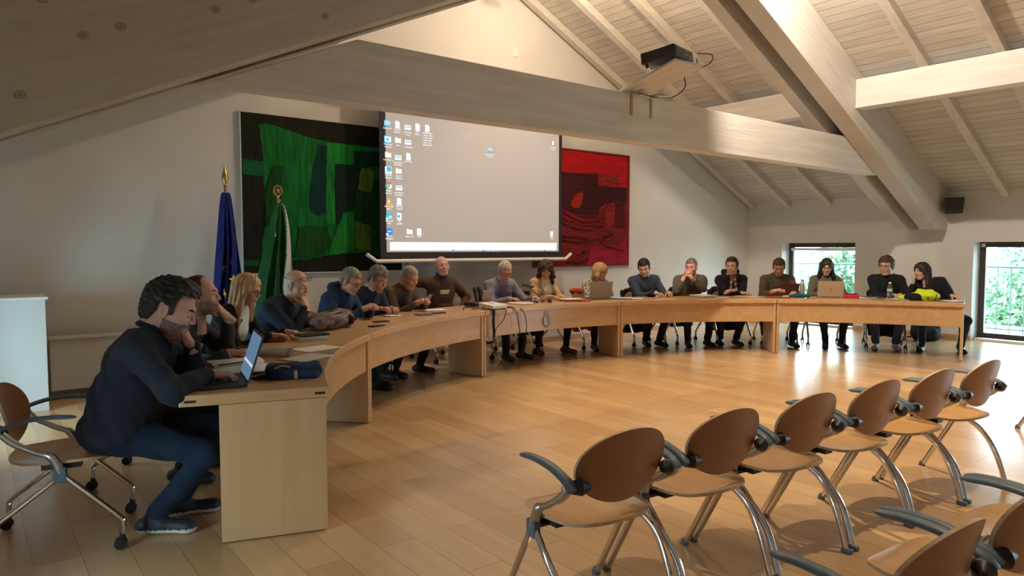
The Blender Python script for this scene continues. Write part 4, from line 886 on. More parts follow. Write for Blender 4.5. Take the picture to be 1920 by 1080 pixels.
G = [streak('green_dark', (.012, .013, .007), .3), streak('green_main', (.004, .135, .022)), streak('green_teal', (.002, .035, .028)), streak('green_light', (.008, .20, .03)), streak('green_black', (.003, .022, .018)),
     streak('green_yellow', (.075, .17, .012)), streak('green_band', (.005, .095, .035), .3, (1, 1, 4)), streak('green_deep', (.006, .06, .012))]
rt, m = painting('large abstract painting in greens and near black, left of the screen', 2.46, 4.47, 1.15, 2.95, G[0], G, [
    (1, [(262, 128), (300, 122), (380, 142), (480, 182), (640, 226), (800, 246), (960, 264), (990, 270), (990, 902), (945, 893), (860, 872), (760, 880), (650, 890), (520, 914), (430, 915), (360, 955), (290, 985), (262, 940), (275, 800), (290, 650), (285, 340), (275, 200)]),
    (6, [(168, 328), (230, 332), (292, 345), (292, 430), (230, 425), (168, 410)]), (6, [(168, 915), (250, 915), (250, 945), (168, 945)]),
    (3, [(645, 232), (720, 240), (800, 252), (985, 268), (985, 300), (805, 290), (800, 362), (690, 360), (690, 700), (640, 700), (640, 500)]),
    (2, [(600, 246), (650, 252), (642, 400), (640, 640), (590, 655), (545, 630), (538, 560), (560, 400)]),
    (4, [(695, 355), (770, 362), (842, 375), (835, 450), (800, 620), (735, 640), (725, 712), (697, 708), (688, 500)]), (2, [(805, 280), (880, 284), (985, 292), (985, 375), (860, 378), (805, 368)]),
    (7, [(800, 620), (840, 470), (940, 440), (985, 450), (985, 900), (860, 860), (800, 850)]), (5, [(845, 380), (922, 390), (905, 520), (850, 520), (822, 500)]),
    (3, [(705, 720), (735, 650), (795, 640), (798, 860), (700, 885), (650, 888), (665, 810)]), (5, [(800, 690), (900, 720), (895, 862), (803, 850)]),
    (7, [(480, 722), (560, 715), (640, 722), (662, 800), (640, 860), (560, 902), (450, 892), (470, 800)]), (7, [(350, 360), (395, 365), (380, 520), (330, 700), (290, 720), (300, 480)])], kg)
m.build('frame', cm((.62, .62, .60), .5), None); f = bpy.context.scene.objects['frame']; f.parent = rt; f.matrix_parent_inverse = Matrix.Translation(-rt.location)
def kr(x, y):
    s = (x - 140) / 518; t = 82 + 48 * s; b = 998 - 13 * s; return (7.25 + 1.5 * s, 1.15 + 1.80 * (b - y) / (b - t))
kr.x0, kr.x1 = 6.722, 8.768; st2 = (1, 1, 5)
G = [streak('red_dark', (.16, .010, .014), .4, st2), streak('red_bright', (.40, .006, .010), .22, st2), streak('red_maroon', (.045, .007, .012), .3, st2), streak('red_orange', (.30, .025, .012), .35, st2, 6), streak('red_wave', (.075, .006, .008), .4, st2), streak('red_crimson', (.27, .008, .026), .3, st2), streak('red_brick', (.22, .018, .014), .5, st2, 8)]
waves = []
for (pts, w, c) in (([(60, 520), (140, 555), (210, 610), (300, 650), (400, 640), (460, 600)], 10, 4), ([(60, 600), (150, 660), (260, 705), (360, 708), (450, 670)], 8, 4), ([(60, 560), (180, 630), (300, 672), (400, 660)], 6, 6), ([(60, 745), (200, 762), (335, 775)], 9, 4), ([(60, 780), (220, 805), (300, 800), (420, 775)], 7, 4),
                    ([(430, 810), (470, 760), (530, 735)], 12, 4), ([(440, 815), (500, 780), (540, 740)], 8, 6), ([(205, 500), (240, 440), (290, 410)], 6, 3), ([(420, 570), (440, 530), (475, 510)], 8, 3), ([(260, 595), (340, 600), (410, 592)], 5, 3), ([(250, 900), (290, 870), (320, 860)], 12, 6), ([(170, 960), (260, 970), (340, 930)], 8, 4), ([(470, 830), (560, 855), (620, 865)], 5, 6)):
    waves.append((c, [(x, y - w / 2) for x, y in pts] + [(x, y + w / 2) for x, y in pts[::-1]]))
rt, m = painting('large abstract painting in reds and maroon, right of the screen', 6.72, 8.77, 1.15, 2.96, G[0], G, [
    (1, [(-30, 78), (140, 90), (645, 136), (646, 368), (520, 366), (425, 358), (410, 268), (100, 258), (-30, 258)]), (6, [(412, 272), (580, 275), (580, 365), (420, 358)]),
    (2, [(-30, 264), (150, 262), (404, 272), (412, 362), (480, 366), (646, 374), (646, 486), (560, 486), (480, 500), (440, 530), (415, 590), (340, 598), (260, 590), (180, 555), (120, 530), (-30, 520)]),
    (5, [(360, 830), (470, 860), (560, 850), (640, 760), (648, 790), (655, 980), (500, 985), (330, 990), (350, 900)]), (3, [(295, 412), (300, 440), (275, 530), (230, 538), (205, 512), (235, 455)]),
    (4, [(555, 492), (628, 490), (630, 690), (555, 688)]), (6, [(500, 500), (548, 495), (545, 650), (480, 700), (470, 560)])] + waves, kr)
m.build('frame', cm((.25, .04, .05), .5), None); f = bpy.context.scene.objects['frame.001']; f.parent = rt; f.matrix_parent_inverse = Matrix.Translation(-rt.location)
rt = empty('painting', (5.6, YB - .03, 1.18), 0, 'pale canvas almost hidden behind the projection screen, its lower edge showing', 'painting', 'tall abstract canvases on the gable wall')
o = MB().bb((4.60, YB - .045, 1.19), (6.58, YB - .002, 2.95)).build('canvas', streak('pale', (.60, .58, .55), .08, st2)); o.parent = rt; o.matrix_parent_inverse = Matrix.Translation(-rt.location)
# projection screen
SY = 7.70
rt = empty('projection_screen', (5.48, SY, 1.30), 0, 'large pull down projection screen showing a grey computer desktop with icons', 'projection screen')
def par(o): o.parent = rt; o.matrix_parent_inverse = Matrix.Translation(-rt.location); return o
SX0, SX1, SZ0 = 3.99, 6.96, 1.305
m = MB(); m.bb((SX0, SY, SZ0), (SX1, SY + .004, 3.40)); par(m.build('border', cm((.012, .014, .022), .7)))
emis = lambda n, c, s=1.0: mat(n, (0.02, 0.02, 0.02), .8, emit=c, estr=s, spec=0)
def screen_grey():
    m = mat('projected_grey', (.22, .21, .20), .8, emit=(.335, .285, .255), estr=.85); return m
IX0, IX1, IZ0, IZ1 = 4.075, 6.90, 1.385, 3.33
par(MB().bb((IX0, SY - .002, IZ0), (IX1, SY, IZ1)).build('projected_image', screen_grey()))
par(MB().bb((IX0 + .045, SY - .004, IZ0 + .02), (IX1 - .04, SY - .002, IZ0 + .125)).build('taskbar', emis('ui_white', (1, 1, .99), 1.0)))
m = MB(); m.tube([(3.80, SY - .02, SZ0 + .055), (3.93, SY - .02, SZ0 - .03), (7.02, SY - .02, SZ0 - .03), (7.13, SY - .02, SZ0 + .045)], .024, 10, up=(0, 1, 0)); par(m.build('bottom_bar', cm((.72, .70, .66), .4), smooth=True))
par(MB().bb((SX0 - .12, SY - .06, 3.40), (SX1 + .12, SY + .06, 3.52)).build('housing', M['white_pl'], bevel=.01))
def scr(x, y): p = at(690 + x / 3.485, 190 + y / 3.485, 1, SY - .004); return p.x, p.z
UI = {'w': emis('ui_paper', (.95, .96, .97), .9), 'c': emis('ui_cyan', (.05, .55, .72), .9), 'y': emis('ui_folder', (.93, .86, .66), .95), 'b': emis('ui_blue', (.02, .30, .75), .95), 'r': emis('ui_red', (.85, .12, .12), .9),
      'g': emis('ui_green', (.10, .55, .22), .9), 'o': emis('ui_orange', (.95, .45, .05), 1.0), 'k': emis('ui_dark', (.10, .13, .2), .6), 'm': emis('ui_mid', (.55, .75, .85), .9), 'e': emis('ui_earth', (.45, .50, .38), .8)}
def circ(cx, cz, r, n=20, a0=0, a1=360): return [(cx + r * math.cos(R(a0 + (a1 - a0) * i / n)), cz + r * math.sin(R(a0 + (a1 - a0) * i / n))) for i in range(n if a1 - a0 == 360 else n + 1)]
def ui(polys, name='icon'):
    m = MB(); keys = []
    for j, (key, poly) in enumerate(polys):
        if key not in keys: keys.append(key)
        m.mat(keys.index(key)); m.prism(poly, SY - .005 - .0006 * j, SY - .0021)
    par(m.build(name, [UI[k] for k in keys]))
def rect(x, z, w, h): return [(x - w, z - h), (x + w, z - h), (x + w, z + h), (x - w, z + h)]
def doc(x, z, w=.032, h=.045): return [(x - w, z - h), (x + w, z - h), (x + w, z + h * .6), (x + w * .4, z + h), (x - w, z + h)]
def folder(x, z): return [(x - .042, z - .032), (x + .042, z - .032), (x + .042, z + .026), (x - .005, z + .026), (x - .015, z + .036), (x - .042, z + .036)]
def label(x, z, txt, size=.026, lines=1):
    for i, t in enumerate(txt.split('\n')):
        c = bpy.data.curves.new('icon_label', 'FONT'); c.body = t; c.size = size; c.align_x = 'CENTER'; c.extrude = .0004; c.offset = .0007; c.materials.append(UI['w'])
        tmp = bpy.data.objects.new('tmp', c); COL.objects.link(tmp); bpy.context.view_layer.update(); me = bpy.data.meshes.new_from_object(tmp.evaluated_get(bpy.context.evaluated_depsgraph_get())); bpy.data.objects.remove(tmp)
        o = bpy.data.objects.new('icon_label', me); COL.objects.link(o); o.location = (x, SY - .006, z - .030 * i); o.rotation_euler = (PI / 2, 0, 0); par(o)
for (x, y, kind, txt) in [(127, 143, 'pc', 'Questo PC'), (130, 248, 'panel', 'Pannello di\ncontrollo'), (132, 350, 'folder', 'Link Express'), (133, 450, 'panel2', 'Polycom\nManager'), (135, 552, 'browser', 'Google\nChrome'), (136, 655, 'cone', 'VLC media\nplayer'), (139, 750, 'edge', 'Microsoft\nEdge'), (141, 850, 'zoom', 'Zoom\nWorkplace'),
        (193, 153, 'doc', 'domande\nBandito...'), (196, 255, 'folder', 'Varie'), (198, 368, 'wide', 'Link Express\nDati 2022...'), (201, 456, 'folder', 'Dati per\nDatabase'), (203, 566, 'wide', 'Link Express\nDati 2023...'), (204, 655, 'doc', 'ELE Dati\nRegistro'), (205, 752, 'edoc', 'link\nconsiglio'),
        (260, 171, 'wide', 'Benvenuti\nTeatro'), (262, 268, 'wide', 'La mia ditta'), (264, 362, 'doc', 'presentaz...'), (324, 169, 'doc', '2024\nBando...'), (388, 177, 'doc', 'pubblicazione\ne_bando_2024\nm_Dimension\nematerializz\nazione_del_\nRichiesta001\n1'),
        (272, 852, 'folder', 'Balance PC'), (335, 853, 'doc', 'Aiuto'), (1208, 272, 'rdoc', 'decreto n.\ncontratto'), (1200, 868, 'bin', 'Cestino'), (797, 318, 'round', 'Regolamento\ncomunale')]:
    cx, cz = scr(x, y)
    if kind == 'pc': ui([('c', rect(cx, cz, .045, .036)), ('m', rect(cx, cz + .004, .038, .026))])
    elif kind == 'panel': ui([('c', rect(cx, cz, .05, .042)), ('w', rect(cx, cz, .042, .034)), ('c', circ(cx - .005, cz, .018, 14))])
    elif kind == 'panel2': ui([('w', rect(cx, cz, .045, .045)), ('c', rect(cx + .008, cz + .012, .03, .026)), ('m', rect(cx - .01, cz - .02, .022, .012))])
    elif kind == 'folder': ui([('y', folder(cx, cz)), ('w', rect(cx, cz - .004, .034, .018))])
    elif kind == 'browser': ui([('r', circ(cx, cz, .044, 12, 30, 150) + [(cx, cz)]), ('g', circ(cx, cz, .044, 12, 150, 270) + [(cx, cz)]), ('y', circ(cx, cz, .044, 12, 270, 390) + [(cx, cz)]), ('w', circ(cx, cz, .022)), ('c', circ(cx, cz, .017))])
    elif kind == 'cone': ui([('o', [(cx - .042, cz - .042), (cx + .042, cz - .042), (cx + .034, cz - .028), (cx - .034, cz - .028)]), ('o', [(cx - .026, cz - .026), (cx + .026, cz - .026), (cx + .006, cz + .045), (cx - .006, cz + .045)]), ('w', [(cx - .018, cz - .006), (cx + .018, cz - .006), (cx + .012, cz + .014), (cx - .012, cz + .014)])])
    elif kind == 'edge': ui([('c', circ(cx, cz, .045)), ('m', circ(cx + .014, cz - .012, .024, 14)), ('w', rect(cx - .03, cz - .03, .014, .014))])
    elif kind == 'zoom': ui([('b', circ(cx, cz, .046, 8)), ('w', rect(cx, cz, .024, .006)), ('w', rect(cx - .032, cz - .035, .014, .014))])
    elif kind == 'doc': ui([('w', doc(cx, cz))])
    elif kind == 'edoc': ui([('w', doc(cx, cz)), ('c', circ(cx - .01, cz, .018, 12))])
    elif kind == 'wide': ui([('w', rect(cx, cz, .045, .030)), ('m', rect(cx, cz + .008, .036, .012))])
    elif kind == 'rdoc': ui([('r', doc(cx, cz)), ('w', doc(cx, cz, .022, .034))])
    elif kind == 'bin': ui([('w', [(cx - .024, cz - .04), (cx + .024, cz - .04), (cx + .03, cz + .04), (cx - .03, cz + .04)])])
    elif kind == 'round': ui([('m', circ(cx, cz - .01, .045, 14, 0, 180)), ('e', rect(cx, cz - .025, .042, .012))])
    label(cx, cz - .068, txt)
cx, cz = scr(661, 223); ui([('w', [(cx, cz + .015), (cx, cz - .015), (cx + .012, cz - .006)])], 'pointer')
for x, k in ((558, 'c'), (755, 'k'), (790, 'm'), (818, 'm'), (847, 'm'), (1152, 'k'), (1215, 'm')):
    cx, cz = scr(x, 976); ui([(k, rect(cx, cz + .0, .018 if k == 'c' else .008, .018 if k == 'c' else .010))], 'taskbar_icon')

# flags
def flag(x, y, label, colfn, mats, top, fin, w0, w1, seed, lean=0):
    rt = empty('flag', (x, y, 0), 0, label, 'flag', None)
    MB().lathe([(.17, 0), (.17, .025), (.05, .05), (.03, .12), (.022, .13)], seg=24).build('flag_base', M['gold'], rt, smooth=True, angle=30)
    MB().tube([(0, 0, .1), (lean, 0, top)], .014, 10).build('flag_pole', cm((.35, .22, .10), .4), rt, smooth=True)
    m = MB()
    if fin == 'spear':
        m.lathe([(.012, 0), (.022, .02), (.012, .04), (.02, .06), (.034, .10), (.03, .14), (.012, .20), (.002, .25)], (lean, 0, top), 12)
    else:
        m.lathe([(.012, 0), (.018, .02), (.012, .03)], (lean, 0, top), 12)
        m.tube([(lean + .045 * math.cos(t), 0, top + .085 + .055 * math.sin(t)) for t in [2 * PI * i / 20 for i in range(21)]], .009, 6, up=(0, 1, 0))
        for i in range(5): a = PI / 2 + 2 * PI * i / 5; m.tube([(lean, 0, top + .085), (lean + .04 * math.cos(a), 0, top + .085 + .04 * math.sin(a))], [.014, .003], 6, up=(0, 1, 0))
    m.build('finial', M['gold'], rt, smooth=True)
    nu, nv = 64, 56; V = []; rg = np.random.RandomState(seed); ph = rg.rand(6) * 6
    zt = top - .05; zb = .55
    for j in range(nv + 1):
        v = j / nv; z = zt - (zt - zb) * v
        for i in range(nu + 1):
            u = i / nu; w = w0 + (w1 - w0) * v ** .6
            a = u * 2 * PI * 3.2 + ph[0] + .6 * math.sin(v * 4 + ph[1]); off = (1 - v) * lean
            xx = (u - .5) * w * 2 + .016 * math.sin(a * 1.3 + v * 3) + (.05 * v * math.sin(v * 5 + ph[2]) * .6) + off
            yy = (.014 + .05 * v) * math.sin(a) + .015 * math.sin(2.2 * a + ph[3]) * v - .03
            V.append((xx, yy, z - .10 * v * math.sin(u * PI * 1.3 + ph[4]) * .8))
    F = [(j * (nu + 1) + i, j * (nu + 1) + i + 1, (j + 1) * (nu + 1) + i + 1, (j + 1) * (nu + 1) + i) for j in range(nv) for i in range(nu)]
    mi = [colfn((i + .5) / nu, (j + .5) / nv) for j in range(nv) for i in range(nu)]
    o = mesh_obj('flag_cloth', V, F, mats, rt, True, mi); s = o.modifiers.new('thick', 'SOLIDIFY'); s.thickness = .003
    m = MB()
    m.tube(smooth_path([(lean + .02, -.02, top - .02), (lean - .05, -.03, top - .12), (lean - .06, -.04, top - .32)], 5), .006, 6); m.tube([(lean - .06, -.04, top - .32), (lean - .06, -.04, top - .42)], [.006, .018], 8)
    m.build('tassel', cm((.60, .55, .42), .8), rt, smooth=True)
    return rt, V, nu
stars = [(.30, .52), (.62, .50), (.40, .70), (.72, .66), (.25, .86), (.55, .83), (.80, .86), (.45, .96)]
rt, V, nu = flag(2.19, 7.72, 'deep blue flag with yellow stars furled on a pole left of the green painting', lambda u, v: 0, [cloth((.008, .022, .19), .2, .7)], 2.07, 'spear', .03, .16, 1)
m = MB()
for (u, v) in stars:
    i, j = int(u * 64), int(v * 56); c = Vector(V[j * (nu + 1) + i]); a = Vector(V[j * (nu + 1) + i + 1]); b = Vector(V[(j + 1) * (nu + 1) + i]) if j < 56 else c - Vector((0, 0, .1)); ux = (a - c).normalized(); uz = Vector((0, 0, 1)); n_ = ux.cross(uz).normalized()
    P = [c + n_ * (.012 if n_.y < 0 else -.012) + (ux * math.cos(t) + uz * math.sin(t)) * r for t, r in [(PI / 2 + PI * q / 5, .055 if q % 2 == 0 else .022) for q in range(10)]]
    m.raw(P + [p + Vector((0, -.003, 0)) for p in P], [tuple(range(10)), tuple(range(19, 9, -1))] + [(q, (q + 1) % 10, 10 + (q + 1) % 10, 10 + q) for q in range(10)])
m.build('stars', cm((.80, .62, .05), .6), rt)
flag(2.70, 7.66, 'green white and red flag furled on a pole in front of the green painting', lambda u, v: 0 if u + .42 * v < .95 else 1, [cloth((.015, .12, .035), .2, .7), cloth((.62, .62, .60), .05, .7), cloth((.45, .02, .03), .1, .7)], 1.98, 'wreath', .03, .25, 5, .03)

# wall things on the left
rt = empty('storage_cabinet', (.12, 7.60, 0), 0, 'plain white pedestal cabinet standing against the wall at the far left', 'cabinet')
MB().bb((-.42, -.27, .0), (.42, .27, .985)).build('body', cm((.62, .66, .66), .5), rt, bevel=.004); MB().bb((-.44, -.29, .985), (.44, .29, 1.01)).build('top', M['white_pl'], rt, bevel=.003)
rt = empty('radiator', (1.35, 7.98, .06), 0, 'low white radiator on the wall behind the person at the laptop', 'radiator')
m = MB(); m.bb((-.75, -.05, 0), (.75, .0, .50)); m.build('panel', cm((.55, .54, .52), .5), rt, bevel=.01); MB().bb((-.77, -.08, .50), (.77, .02, .53)).build('top_grille', cm((.58, .56, .54), .5), rt, bevel=.004)
MB().tube([(.78, -.02, -.05), (.78, -.02, .40), (.74, -.02, .42)], .012, 8).build('pipe', M['white_pl'], rt, smooth=True)
p = at(966, 99, 1, YB); rt = empty('wall_socket_plate', p, 0, 'small blank white plate high on the gable wall', 'wall plate')
MB().bb((-.045, -.012, -.06), (.045, 0, .06)).build('plate', M['white_pl'], rt, bevel=.004); MB().lathe([(.006, 0), (.006, .002)], (0, -.012, 0), 10, rotm(PI / 2)).build('screw', M['steel'], rt)
# loudspeaker on the right wall
rt = empty('loudspeaker', (XR - .20, 4.36, 2.09), R(-62), 'small black loudspeaker on the right wall beside the rafter foot', 'loudspeaker')
m = MB(); m.rings([[(-.12, -.11, -.12), (.12, -.11, -.12), (.08, .1, -.12), (-.08, .1, -.12)], [(-.135, -.15, .12), (.135, -.15, .12), (.09, .1, .12), (-.09, .1, .12)]]); m.build('cabinet', M['black'], rt, bevel=.008)
m = MB(); m.rings([[(-.11, -.116, -.105), (.11, -.116, -.105), (.122, -.15, .105), (-.122, -.15, .105)], [(-.11, -.122, -.105), (.11, -.122, -.105), (.122, -.156, .105), (-.122, -.156, .105)]]); m.build('grille', mat('grille', (.03, .03, .032), .6, bump=(400, .5)), rt)
MB().tube([(0, .09, 0), (0, .17, .02)], .02, 8).build('bracket', M['black'], rt, smooth=True)
# projector on its shelf
def onroot(o, rt): o.parent = rt; o.matrix_parent_inverse = Matrix.Translation(-rt.location); return o
rt = empty('projector_shelf', (5.35, 4.75, 2.98), 0, 'white wooden shelf board jutting from the collar beam under the projector', 'shelf')
A, B_, C_, D_ = [Vector(p) for p in ((5.17, 4.90, 2.975), (5.55, 4.90, 2.975), (5.33, 4.00, 3.075), (4.955, 4.02, 3.075))]
t = Vector((0, 0, .022)); onroot(MB().rings([[A, B_, C_, D_], [A + t, B_ + t, C_ + t, D_ + t]]).build('board', M['beam_y'], bevel=.003), rt)
for x in (5.21, 5.50):
    m = MB(); m.bb((x - .014, 4.742, 2.74), (x + .014, 4.748, 2.972)); m.bb((x - .014, 4.60, 2.962), (x + .014, 4.748, 2.968)); onroot(m.build('bracket', mat('brass_bracket', (.42, .33, .18), .4, 1.0)), rt)
rt = empty('projector', (5.12, 4.24, 3.085), R(10), 'black projector on the shelf board, connectors facing the camera', 'projector')
m = MB(); sl = R(-6)
rt.rotation_euler = (R(-6.2), 0, R(12))
m.bb((-.19, -.18, .03), (.19, .16, .135)); m.build('casing', cm((.022, .026, .028), .4), rt, bevel=.012)
m = MB(); m.bb((-.165, -.184, .045), (-.02, -.179, .12)); 
for i in range(9): m.bb((-.16, -.187, .05 + i * .0075), (-.025, -.183, .053 + i * .0075))
m.build('vent_grille', cm((.10, .11, .11), .5), rt)
m = MB()
for i, (x, z, w, h) in enumerate(((.0, .10, .016, .008), (.04, .10, .014, .008), (.08, .10, .016, .006), (.13, .10, .01, .01), (.01, .065, .012, .006), (.05, .065, .02, .007), (.10, .06, .012, .01))): m.bb((x - w, -.186, z - h), (x + w, -.179, z + h))
m.build('connector', cm((.16, .16, .15), .5), rt); MB().tube([(.08, .16, .085), (.08, .20, .085)], .035, 16).build('lens', M['black'], rt, smooth=True)
for x in (-.15, .15):
    for y in (-.14, .12): MB().lathe([(.014, .0), (.014, .03)], (x, y, 0), 10).build('foot', M['black'], rt)
o = MB().tube(smooth_path([(5.27, 4.02, 3.19), (5.40, 3.96, 3.19), (5.47, 4.02, 3.14), (5.42, 4.12, 3.10), (5.33, 4.06, 3.10), (5.28, 4.03, 3.15)], 6), .005, 6).build('projector_cable', M['black'], smooth=True); tag(o, 'black cable loop sticking out behind the projector', 'cable')
o = MB().tube(smooth_path([(5.45, 4.30, 3.06), (5.52, 4.35, 2.98), (5.56, 4.50, 2.93), (5.56, 4.64, 2.94), (5.50, 4.73, 2.955), (5.30, 4.735, 2.965)], 6), .006, 6).build('projector_cable', M['black'], smooth=True); tag(o, 'black cable hanging in an arc under the projector shelf', 'cable')

# ------------------------------------------------------------------ things on the desks
def D(a, r, z=TH): return pol(a, r, z)
def thing(name, a, r, rot, label, cat, group=None, z=TH): return empty(name, pol(a, r, z), FACE_IN(a) + R(rot), label, cat, group)
PRINT = mat('printed_paper', (.80, .78, .74), .85, noise=(60, .10, (.3, 6, 1)))
def sheets(a, r, rot, label, n=1, w=.21, h=.297, name='paper_sheet', cat='paper', mt=None, group='papers on the desks', z=0):
    rt = empty(name, pol(a, r, TH + .001 + z), FACE_IN(a) + R(rot), label, cat, group)
    for i in range(n):
        q = R(random.uniform(-6, 6)) if i else 0; o = random.uniform(-.012, .012) if i else 0
        V = []; nx, ny = 6, 8
        for y in range(ny + 1):
            for x in range(nx + 1):
                u, v = x / nx - .5, y / ny - .5; zz = i * .004 + .004 * abs(math.sin(3 * u + 2 * v + i)) * (abs(u) + abs(v)); p = rotm(0, 0, q) @ Vector((u * w + o, v * h + o, zz)); V.append(tuple(p))
        F = [(y * (nx + 1) + x, y * (nx + 1) + x + 1, (y + 1) * (nx + 1) + x + 1, (y + 1) * (nx + 1) + x) for y in range(ny) for x in range(nx)]
        o = mesh_obj('sheet', V, F, mt or PRINT, rt, True); s = o.modifiers.new('t', 'SOLIDIFY'); s.thickness = .0015; s.offset = 1
    return rt
def laptop(a, r, rot, label, w, d, open_deg, body, lid, scr=None, logo=None):
    rt = thing('laptop', a, r, rot, label, 'laptop')
    MB().bb((-w / 2, -d / 2, .002), (w / 2, d / 2, .018)).build('base', body, rt, bevel=.005)
    m = MB()
    for i in range(5):
        for j in range(14): x = -w * .42 + j * w * .84 / 13; m.bb((x - w * .026, d * .30 - i * d * .105 - .006, .018), (x + w * .026, d * .30 - i * d * .105 + .008, .0205))
    m.build('keyboard', M['black'], rt); MB().bb((-w * .15, -d * .42, .018), (w * .15, -d * .22, .0188)).build('touchpad', M['steel'] if body != M['black'] else cm((.04, .04, .045), .4), rt)
    T = rotm(-R(open_deg - 90)); P = Vector((0, d / 2, .018)); m = MB(); m.box(P + T @ Vector((0, .003, d / 2)), (w, .008, d), T); l = m.build('lid', lid, rt, bevel=.003)
    m = MB(); m.box(P + T @ Vector((0, -.0016, d / 2)), (w * .94, .001, d * .90), T); s_ = m.build('screen', scr or M['black'], l)
    m = MB(); m.tube([P + Vector((-w * .35, 0, 0)), P + Vector((w * .35, 0, 0))], .007, 8); m.build('hinge', M['black'], rt)
    if logo == 'apple':
        c = P + T @ Vector((0, .0078, d / 2)); poly = [(.019 * math.cos(t) * (1 + .12 * abs(math.cos(t))), .018 * math.sin(t) - .003) for t in [2 * PI * i / 26 for i in range(26)] if not (-.45 < ((t + PI) % (2 * PI) - PI) < .45)]
        V = [c + T @ Vector((x, .0, z)) for x, z in poly]; V2 = [v + T @ Vector((0, .001, 0)) for v in V]; m = MB(); m.rings([V, V2]); lf = [(.0, .020), (.009, .031), (.010, .022)]; m.rings([[c + T @ Vector((x, 0, z)) for x, z in lf], [c + T @ Vector((x, .001, z)) for x, z in lf]]); m.build('lid_emblem', M['gold'], l)
    if logo == 'word':
        m = MB()
        for i in range(6): c = P + T @ Vector((-w * .36 - .0 + i * .011, .0075, d * .82)); m.box(c, (.007, .001, .010), T)
        m.build('lid_emblem', cm((.2, .2, .21), .4), l)
    return rt
DARK = cm((.025, .026, .03), .45); SCRN = mat('laptop_screen', (.02, .02, .03), .3, emit=(.16, .30, .48), estr=.55)
rt = laptop(159, 4.9, 0, 'black open laptop at the near end of the desk with its bluish screen lit', .36, .25, 108, DARK, DARK, SCRN)
rt.location = (1.005, 3.745, TH); rt.rotation_euler = (0, 0, math.atan2(-.19, .98) - PI / 2)
_T = rotm(-R(18)); MB().box(Vector((0, .125, .018)) + _T @ Vector((0, -.003, .085)), (.33, .001, .014), _T).build('screen_bar', mat('ui_line', (.02, .02, .02), .5, emit=(.75, .8, .85), estr=.7), rt)
laptop(77.4, 4.93, 0, 'grey open laptop with its back to the room in front of the blonde person', .345, .235, 104, M['steel'], cm((.30, .275, .265), .35, metal=.4), None, 'word')
laptop(37.7, 4.93, 0, 'silver gold open laptop with an emblem on the lid, at the right', .335, .225, 102, M['steel'], cm((.50, .43, .34), .35, metal=.5), None, 'apple')
# near left
def book(a, r, rot, label):
    rt = thing('open_notebook', a, r, rot, label, 'notebook')
    MB().bb((-.24, -.15, .001), (.24, .15, .016)).build('cover', cm((.10, .055, .04), .6), rt, bevel=.003)
    for s in (-1, 1):
        V = []; 
        for i in range(9):
            u = i / 8; x = s * (.005 + .225 * u); z = .018 + .016 * math.sin(PI * min(1, u * 1.1)) ** .6 * (1 - .5 * u); V += [(x, -.14, z), (x, .14, z)]
        F = [(2 * i, 2 * i + 2, 2 * i + 3, 2 * i + 1) for i in range(8)]; o = mesh_obj('page_block', V, F, M['paper'], rt, True); q = o.modifiers.new('t', 'SOLIDIFY'); q.thickness = .012
    MB().tube([(.04, -.12, .040), (-.03, .10, .040)], .004, 8).build('pen', M['black'], rt, smooth=True); return rt
book(154.2, 4.93, 20, 'open notebook with brown cover in front of the grey sweater person')
sheets(147.5, 4.93, 40, 'loose pile of white papers by the elbow of the grey sweater person', 5)
rt = thing('paper_roll', 149.0, 4.80, 70, 'rolled magazine with a dark round end lying on the papers', 'roll'); MB().tube([(-.12, 0, .035), (.10, .0, .032)], [.028, .032], 16).build('roll', cm((.70, .68, .66), .6), rt, smooth=True); MB().tube([(.10, 0, .032), (.105, 0, .032)], .031, 16).build('roll_end', cm((.16, .09, .09), .5), rt, smooth=True)
sheets(145.0, 4.61, 50, 'single printed sheet farther along near the inner edge of the desk', 1)
sheets(149.9, 4.60, 55, 'single printed sheet nearest the blue pouch', 1)
def phone(a, r, rot, label, wallet=False, z=.0, col=(.015, .016, .02)):
    rt = thing('phone', a, r, rot, label, 'phone', 'phones lying on the desks', TH + z)
    MB().bb((-.037, -.076, .001), (.037, .076, .010)).build('body', cm(col, .35), rt, bevel=.006); MB().bb((-.034, -.072, .0101), (.034, .072, .0106)).build('screen', M['black'] if not wallet else cm((.10, .08, .07), .5), rt)
    if wallet: MB().box((.078, 0, .006), (.075, .15, .008), rotm(0, R(8))).build('flap', cm((.05, .04, .035), .6), rt, bevel=.003)
    return rt
phone(157.6, 4.78, 60, 'dark phone behind the laptop lid on the near desk')
phone(146.3, 5.02, 30, 'dark phone lying on the loose papers', z=.03)
# blue pouch
def soft(name, a, r, rot, label, cat, parts, res=.006, z=TH):
    """parts: list of (part name, material, builder(sdf), lo, hi)"""
    rt = thing(name, a, r, rot, label, cat, None, z)
    for pn, mt, fn, lo, hi in parts:
        s = Sdf(lo, hi, res); fn(s); x, y, zz = s.grid(); s.cut(.001 - zz + 0 * x + 0 * y); V, F = s.mesh(); mesh_obj(pn, V, F, mt, rt, True)
    return rt
def rbox(s, c, d, r, k=.01, rot=0):
    x, y, z = s.grid(); x = x - c[0]; y = y - c[1]; z = z - c[2]; cr, sr = math.cos(rot), math.sin(rot); x, y = x * cr + y * sr, -x * sr + y * cr
    qx, qy, qz = np.abs(x) - d[0] / 2 + r, np.abs(y) - d[1] / 2 + r, np.abs(z) - d[2] / 2 + r
    d_ = np.sqrt(np.maximum(qx, 0) ** 2 + np.maximum(qy, 0) ** 2 + np.maximum(qz, 0) ** 2) + np.minimum(np.maximum(qx, np.maximum(qy, qz)), 0) - r
    h = np.clip(.5 + .5 * (s.D - d_) / k, 0, 1); s.D = (s.D * (1 - h) + d_ * h - k * h * (1 - h)).astype(np.float32)
